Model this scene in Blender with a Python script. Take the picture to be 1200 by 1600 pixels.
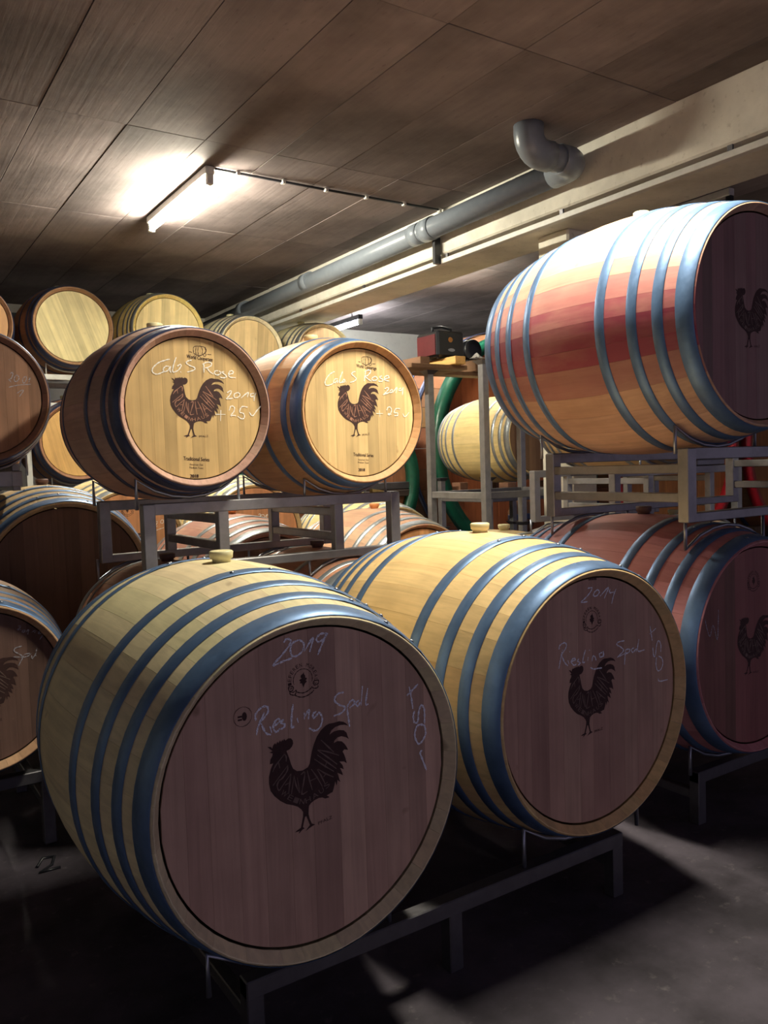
import bpy, bmesh, math, random, json
from mathutils import Vector, Matrix
random.seed(7)
PI = math.pi
R_ = math.radians
for o in list(bpy.data.objects):
    bpy.data.objects.remove(o, do_unlink=True)
SC = bpy.context.scene
COL = SC.collection

# ------------------------------------------------------------------ camera
FPX = 1278.0                      # focal length in pixels of the 1200 x 1600 frame
YAW, PITCH, ROLL = R_(33.34), R_(-3.17), R_(-1.81)
EYE = 1.40
F = Vector((math.sin(YAW)*math.cos(PITCH), math.cos(YAW)*math.cos(PITCH), math.sin(PITCH)))
r0 = Vector((math.cos(YAW), -math.sin(YAW), 0)); u0 = r0.cross(F)
RT = r0*math.cos(ROLL) + u0*math.sin(ROLL); UP = -r0*math.sin(ROLL) + u0*math.cos(ROLL)
cam = bpy.data.cameras.new('camera'); camo = bpy.data.objects.new('camera', cam); COL.objects.link(camo)
M = Matrix.Identity(4)
for i in range(3):
    M[i][0], M[i][1], M[i][2] = RT[i], UP[i], -F[i]
M[2][3] = EYE
camo.matrix_world = M
cam.sensor_fit = 'VERTICAL'; cam.sensor_height = 36; cam.sensor_width = 27; cam.lens = FPX*36/1600
cam.clip_start = .05; cam.clip_end = 60
SC.camera = camo

# ------------------------------------------------------------------ light
SC.view_settings.view_transform = 'Standard'; SC.view_settings.look = 'None'
SC.view_settings.gamma = 1; SC.view_settings.exposure = 0; SC.view_settings.use_curve_mapping = False
W = bpy.data.worlds.new('world'); SC.world = W; W.use_nodes = True
bg = W.node_tree.nodes['Background']
bg.inputs[0].default_value = (.60, .53, .76, 1); bg.inputs[1].default_value = .50   # even purple-blue fill, added by leaving the front of the room open
LAMP = (1.0, .93, .74)
def area(name, loc, sx, sy, power, col=LAMP, rot=(0, 0, 0)):
    l = bpy.data.lights.new(name, 'AREA'); l.shape = 'RECTANGLE'; l.size = sx; l.size_y = sy; l.energy = power; l.color = col
    o = bpy.data.objects.new(name, l); o.location = loc; o.rotation_euler = rot; COL.objects.link(o); return o

# ------------------------------------------------------------------ helpers
def tag(o, label=None, cat=None, group=None, kind=None):
    if label: o['label'] = label
    if cat: o['category'] = cat
    if group: o['group'] = group
    if kind: o['kind'] = kind
    return o
def link(name, me, mat=None, parent=None, color=None):
    o = bpy.data.objects.new(name, me); COL.objects.link(o)
    if mat is not None:
        if not me.materials: me.materials.append(mat)
        if me.materials[0] is not mat:
            o.material_slots[0].link = 'OBJECT'; o.material_slots[0].material = mat
    if parent is not None: o.parent = parent
    if color is not None: o.color = color
    return o
def thing(name, label, cat, loc=(0, 0, 0), rz=0, group=None):
    o = bpy.data.objects.new(name, None); COL.objects.link(o); o.empty_display_size = .1
    o.location = loc; o.rotation_euler = (0, 0, rz)
    return tag(o, label, cat, group)
class MB:
    """collects verts and faces of one mesh"""
    def __init__(s): s.v = []; s.f = []; s.sm = []
    def add(s, vs, fs, smooth=False):
        n = len(s.v); s.v += [tuple(p) for p in vs]; s.f += [tuple(i+n for i in f) for f in fs]; s.sm += [smooth]*len(fs)
    def box(s, a, b, bev=0.0):
        x0, y0, z0 = a; x1, y1, z1 = b
        if bev <= 0:
            vs = [(x0,y0,z0),(x1,y0,z0),(x1,y1,z0),(x0,y1,z0),(x0,y0,z1),(x1,y0,z1),(x1,y1,z1),(x0,y1,z1)]
            s.add(vs, [(0,3,2,1),(4,5,6,7),(0,1,5,4),(1,2,6,5),(2,3,7,6),(3,0,4,7)]); return
        bm = bmesh.new(); bmesh.ops.create_cube(bm, size=1)
        for v in bm.verts:
            v.co = Vector(((x0+x1)/2 + v.co.x*(x1-x0), (y0+y1)/2 + v.co.y*(y1-y0), (z0+z1)/2 + v.co.z*(z1-z0)))
        bmesh.ops.bevel(bm, geom=bm.edges[:], offset=bev, segments=1, affect='EDGES', profile=.5)
        bm.verts.index_update()
        s.add([v.co[:] for v in bm.verts], [[v.index for v in f.verts] for f in bm.faces]); bm.free()
    def tube(s, pts, r, n=8, cap=True, smooth=True):
        P = [Vector(p) for p in pts]; rings = []
        ref = None
        for i, p in enumerate(P):
            d = (P[min(i+1, len(P)-1)] - P[max(i-1, 0)]).normalized()
            if ref is None:
                ref = Vector((0, 0, 1)) if abs(d.z) < .9 else Vector((1, 0, 0))
            a = (ref - d*ref.dot(d)).normalized(); b = d.cross(a); ref = a
            rr = r[i] if isinstance(r, (list, tuple)) else r
            rings.append([p + a*rr*math.cos(2*PI*k/n) + b*rr*math.sin(2*PI*k/n) for k in range(n)])
        vs = [q for ring in rings for q in ring]; fs = []
        for i in range(len(P)-1):
            for k in range(n):
                k2 = (k+1) % n
                fs.append((i*n+k, i*n+k2, (i+1)*n+k2, (i+1)*n+k))
        s.add(vs, fs, smooth)
        if cap:
            m = len(s.v) - len(vs)
            s.f.append(tuple(m+k for k in range(n))[::-1]); s.sm.append(False)
            s.f.append(tuple(m+(len(P)-1)*n+k for k in range(n))); s.sm.append(False)
    def lathe(s, prof, n=24, axis='z', c=(0, 0, 0), smooth=True):
        vs = []; fs = []
        for (r, h) in prof:
            for k in range(n):
                a = 2*PI*k/n; x, y = r*math.cos(a), r*math.sin(a)
                p = (x, y, h) if axis == 'z' else ((x, h, -y) if axis == 'y' else (h, x, y))
                vs.append((p[0]+c[0], p[1]+c[1], p[2]+c[2]))
        for i in range(len(prof)-1):
            for k in range(n):
                k2 = (k+1) % n; fs.append((i*n+k, i*n+k2, (i+1)*n+k2, (i+1)*n+k))
        fs.append(tuple(range(n))[::-1]); fs.append(tuple((len(prof)-1)*n+k for k in range(n)))
        s.add(vs, fs, smooth); s.sm[-1] = s.sm[-2] = False
    def mesh(s, name, fix=True):
        me = bpy.data.meshes.new(name); me.from_pydata(s.v, [], s.f); me.update()
        me.polygons.foreach_set('use_smooth', s.sm)
        if fix:
            bm = bmesh.new(); bm.from_mesh(me); bmesh.ops.recalc_face_normals(bm, faces=bm.faces[:]); bm.to_mesh(me); bm.free()
        return me
    def build(s, name, mat, parent=None, color=None, fix=True):
        return link(name, s.mesh(name, fix), mat, parent, color)

# ------------------------------------------------------------------ materials
class NT:
    def __init__(s, name):
        s.m = bpy.data.materials.new(name); s.m.use_nodes = True; s.t = s.m.node_tree; s.n = s.t.nodes
        s.b = s.n['Principled BSDF']; s.out = s.n['Material Output']
    def new(s, t, **kw):
        n = s.n.new(t)
        for k, v in kw.items(): setattr(n, k, v)
        return n
    def l(s, a, b): s.t.links.new(a, b)
    def val(s, sock, v): sock.default_value = v
    def noise(s, vec, scale, detail=4, rough=.55, dist=0):
        n = s.new('ShaderNodeTexNoise'); n.inputs['Scale'].default_value = scale; n.inputs['Detail'].default_value = detail
        n.inputs['Roughness'].default_value = rough; n.inputs['Distortion'].default_value = dist
        if vec is not None: s.l(vec, n.inputs['Vector'])
        return n.outputs[0]
    def coords(s, scale=(1, 1, 1), rand=True, which='Object'):
        tc = s.new('ShaderNodeTexCoord'); mp = s.new('ShaderNodeMapping'); mp.inputs['Scale'].default_value = scale
        s.l(tc.outputs[which], mp.inputs['Vector'])
        if not rand: return mp.outputs[0]
        oi = s.new('ShaderNodeObjectInfo'); mu = s.new('ShaderNodeMath', operation='MULTIPLY'); mu.inputs[1].default_value = 37
        s.l(oi.outputs['Random'], mu.inputs[0])
        ad = s.new('ShaderNodeVectorMath', operation='ADD'); s.l(mp.outputs[0], ad.inputs[0]); s.l(mu.outputs[0], ad.inputs[1])
        return ad.outputs[0]
    def ramp(s, fac, stops):
        r = s.new('ShaderNodeValToRGB'); e = r.color_ramp.elements
        while len(e) < len(stops): e.new(.5)
        for k, (p, c) in enumerate(stops):
            e[k].position = p; e[k].color = (c, c, c, 1) if isinstance(c, (int, float)) else (*c, 1)
        s.l(fac, r.inputs[0]); return r.outputs[0]
    def mix(s, a, b, fac, mode='MIX'):
        n = s.new('ShaderNodeMix', data_type='RGBA', blend_type=mode)
        for sock, v in ((n.inputs[0], fac), (n.inputs[6], a), (n.inputs[7], b)):
            if hasattr(v, 'links') or hasattr(v, 'is_linked'): s.l(v, sock)
            elif isinstance(v, (int, float)): sock.default_value = v
            else: sock.default_value = (*v, 1)
        return n.outputs[2]
    def bump(s, h, strength=.2, dist=.002):
        n = s.new('ShaderNodeBump'); n.inputs['Strength'].default_value = strength; n.inputs['Distance'].default_value = dist
        s.l(h, n.inputs['Height']); s.l(n.outputs[0], s.b.inputs['Normal'])
    def base(s, c):
        if hasattr(c, 'is_linked'): s.l(c, s.b.inputs['Base Color'])
        else: s.b.inputs['Base Color'].default_value = (*c, 1)
    def fin(s, rough=.5, metal=0.0, spec=None):
        if hasattr(rough, 'is_linked'): s.l(rough, s.b.inputs['Roughness'])
        else: s.b.inputs['Roughness'].default_value = rough
        s.b.inputs['Metallic'].default_value = metal
        if spec is not None: s.b.inputs['Specular IOR Level'].default_value = spec
        return s.m

def wood(name, along='y', rough=.55):
    """oak: the tone comes from the object's own colour, its alpha says how far red wine has soaked in"""
    t = NT(name)
    g = (45, 1.6, 45) if along == 'y' else (45, 45, 1.6)
    v = t.coords(g); v2 = t.coords((6, 6, 6))
    grain = t.noise(v, 1.0, 5, .6, .6); blot = t.noise(v2, 1.0, 3)
    oi = t.new('ShaderNodeObjectInfo')
    c = t.mix(oi.outputs['Color'], t.ramp(grain, [(.3, .78), (.62, 1.06)]), .8, 'MULTIPLY')
    c = t.mix(c, t.ramp(blot, [(.3, .84), (.65, 1.05)]), .8, 'MULTIPLY')
    # wine soak, patchy
    soak = t.noise(t.coords((9, 3, 9)), 1.0, 4, .6)
    am = t.new('ShaderNodeMath', operation='MULTIPLY', use_clamp=True)
    t.l(oi.outputs['Alpha'], am.inputs[0]); t.l(t.ramp(soak, [(.25, .6), (.6, 1.0)]), am.inputs[1])
    c = t.mix(c, (.33, .058, .095), am.outputs[0])
    # scuffs and small knots
    kn = t.noise(t.coords((14, 9, 14)), 1.0, 2, .4)
    c = t.mix(c, (.16, .09, .05), t.ramp(kn, [(.72, 0.0), (.80, .55)]))
    t.base(c); t.bump(grain, .25, .0015)
    return t.fin(rough, 0, .3)
def metal(name, col, rough=.42, met=.85, spot=.25):
    t = NT(name)
    n = t.noise(t.coords((14, 14, 14)), 1.0, 4, .6); n2 = t.noise(t.coords((70, 70, 70)), 1.0, 3)
    c = t.mix(col, tuple(k*.55 for k in col), t.ramp(n, [(.4, 0.0), (.7, spot*2)]))
    t.base(c)
    rr = t.new('ShaderNodeMapRange'); rr.inputs['To Min'].default_value = rough-.1; rr.inputs['To Max'].default_value = rough+.15
    t.l(n2, rr.inputs['Value']); t.bump(n2, .08, .001)
    return t.fin(rr.outputs[0], met)
def plain(name, col, rough=.5, met=0.0, var=.2, scale=20):
    t = NT(name); n = t.noise(t.coords((scale,)*3), 1.0, 3)
    t.base(t.mix(col, tuple(k*(1-var*2) for k in col), t.ramp(n, [(.35, 0.0), (.75, 1.0)])))
    return t.fin(rough, met)
def chalk_mat(name, col, cover=.5):
    t = NT(name)
    n = t.noise(t.coords((420, 420, 420), which='Object'), 1.0, 2, .7)
    t.base(col); a = t.ramp(n, [(cover-.13, 0.0), (cover+.12, .95)]); t.l(a, t.b.inputs['Alpha'])
    return t.fin(.9, 0, .1)
def emit(name, col, st):
    t = NT(name); t.b.inputs['Base Color'].default_value = (.9, .9, .9, 1)
    t.b.inputs['Emission Color'].default_value = (*col, 1); t.b.inputs['Emission Strength'].default_value = st
    return t.fin(.4)
def concrete_ceiling(name):
    t = NT(name)
    oi = t.new('ShaderNodeObjectInfo')
    brd = t.noise(t.coords((26, 1.3, 26)), 1.0, 4, .6, .3); big = t.noise(t.coords((1.1, 1.1, 1.1), rand=False), 1.0, 5, .6)
    fine = t.noise(t.coords((60, 14, 60)), 1.0, 3)
    c = t.mix(oi.outputs['Color'], t.ramp(brd, [(.32, .8), (.6, 1.08)]), .45, 'MULTIPLY')
    c = t.mix(c, t.ramp(big, [(.35, .45), (.62, 1.15)]), .9, 'MULTIPLY')
    c = t.mix(c, (.07, .05, .05), t.ramp(fine, [(.64, 0.0), (.75, .5)]))
    t.base(c); t.bump(brd, .35, .005); return t.fin(.85, 0, .2)
def concrete(name, col, lo=.6, scale=2.2, bump=.35, stain=(.05, .045, .05), rough=.85):
    t = NT(name); big = t.noise(t.coords((scale,)*3, rand=False), 1.0, 6, .62); sm = t.noise(t.coords((scale*9,)*3, rand=False), 1.0, 4, .65)
    c = t.mix(col, tuple(k*lo for k in col), t.ramp(big, [(.35, 1.0), (.62, 0.0)]))
    c = t.mix(c, stain, t.ramp(sm, [(.60, 0.0), (.78, .6)]))
    t.base(c); t.bump(sm, bump, .004); return t.fin(rough, 0, .25)

WOOD = wood('oak_staves', 'y'); HEAD = wood('oak_head_boards', 'z')
HOOP = metal('blue_cast_hoop', (.12, .21, .39), .42, .5)  # galvanised steel; the blue light it reflects is put into the base colour
HOOPG = metal('galvanised_hoop', (.38, .41, .44), .38, .7)
HOOPD = metal('dark_hoop', (.07, .09, .19), .40, .6)
STEEL = metal('rack_steel', (.27, .265, .275), .35, .6)
STEELD = metal('rack_steel_dark', (.16, .155, .17), .42, .8)
RODM = metal('rod_steel', (.36, .38, .44), .36, .85)
VOID = plain('shadow_gap', (.03, .02, .015), .9)
PRINT = plain('burnt_print', (.050, .018, .016), .8, 0, .2, 60)
CARVE = plain('carved_letter_wood', (.42, .20, .13), .7, 0, .2, 60)
CARVE2 = plain('carved_letter_dim', (.19, .12, .10), .7, 0, .2, 60)
CHALK = chalk_mat('white_chalk', (.95, .93, .86), .38)
CHALKB = chalk_mat('faint_chalk', (.88, .90, 1.0), .40)
CHALKD = chalk_mat('worn_chalk', (.50, .50, .58), .47)
BUNG = plain('silicone_bung', (.74, .68, .40), .45, 0, .05)
BUNGD = plain('dark_bung', (.12, .06, .05), .6)
BUNGO = plain('orange_bung', (.75, .30, .10), .45, 0, .05)
CEIL = concrete_ceiling('boarded_concrete')
BEAMC = concrete('pale_concrete', (.74, .71, .62), .75, 2.4, .3, (.25, .22, .18))
UNDER = concrete('rough_concrete', (.42, .36, .33), .6, 3, .6)
FLOORC = concrete('stained_floor', (.085, .072, .092), .35, 2.4, .4, (.16, .145, .15), .7)
WALLC = concrete('plastered_wall', (.80, .78, .68), .85, 1.5, .2, (.4, .38, .33))
PVC = plain('grey_pvc', (.20, .23, .27), .32, 0, .06)
WHITE = plain('white_metal', (.62, .62, .58), .4, 0, .08)
DARKP = plain('dark_plastic', (.010, .011, .016), .4, 0, .1)
REDP = plain('red_panel', (.10, .010, .016), .4, 0, .1)
GREEN = plain('green_paint', (.006, .085, .05), .35, 0, .15)
REDRIM = plain('red_paint', (.55, .02, .035), .4, 0, .15)
PINE = wood('pine_timber', 'y', .6)
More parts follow.
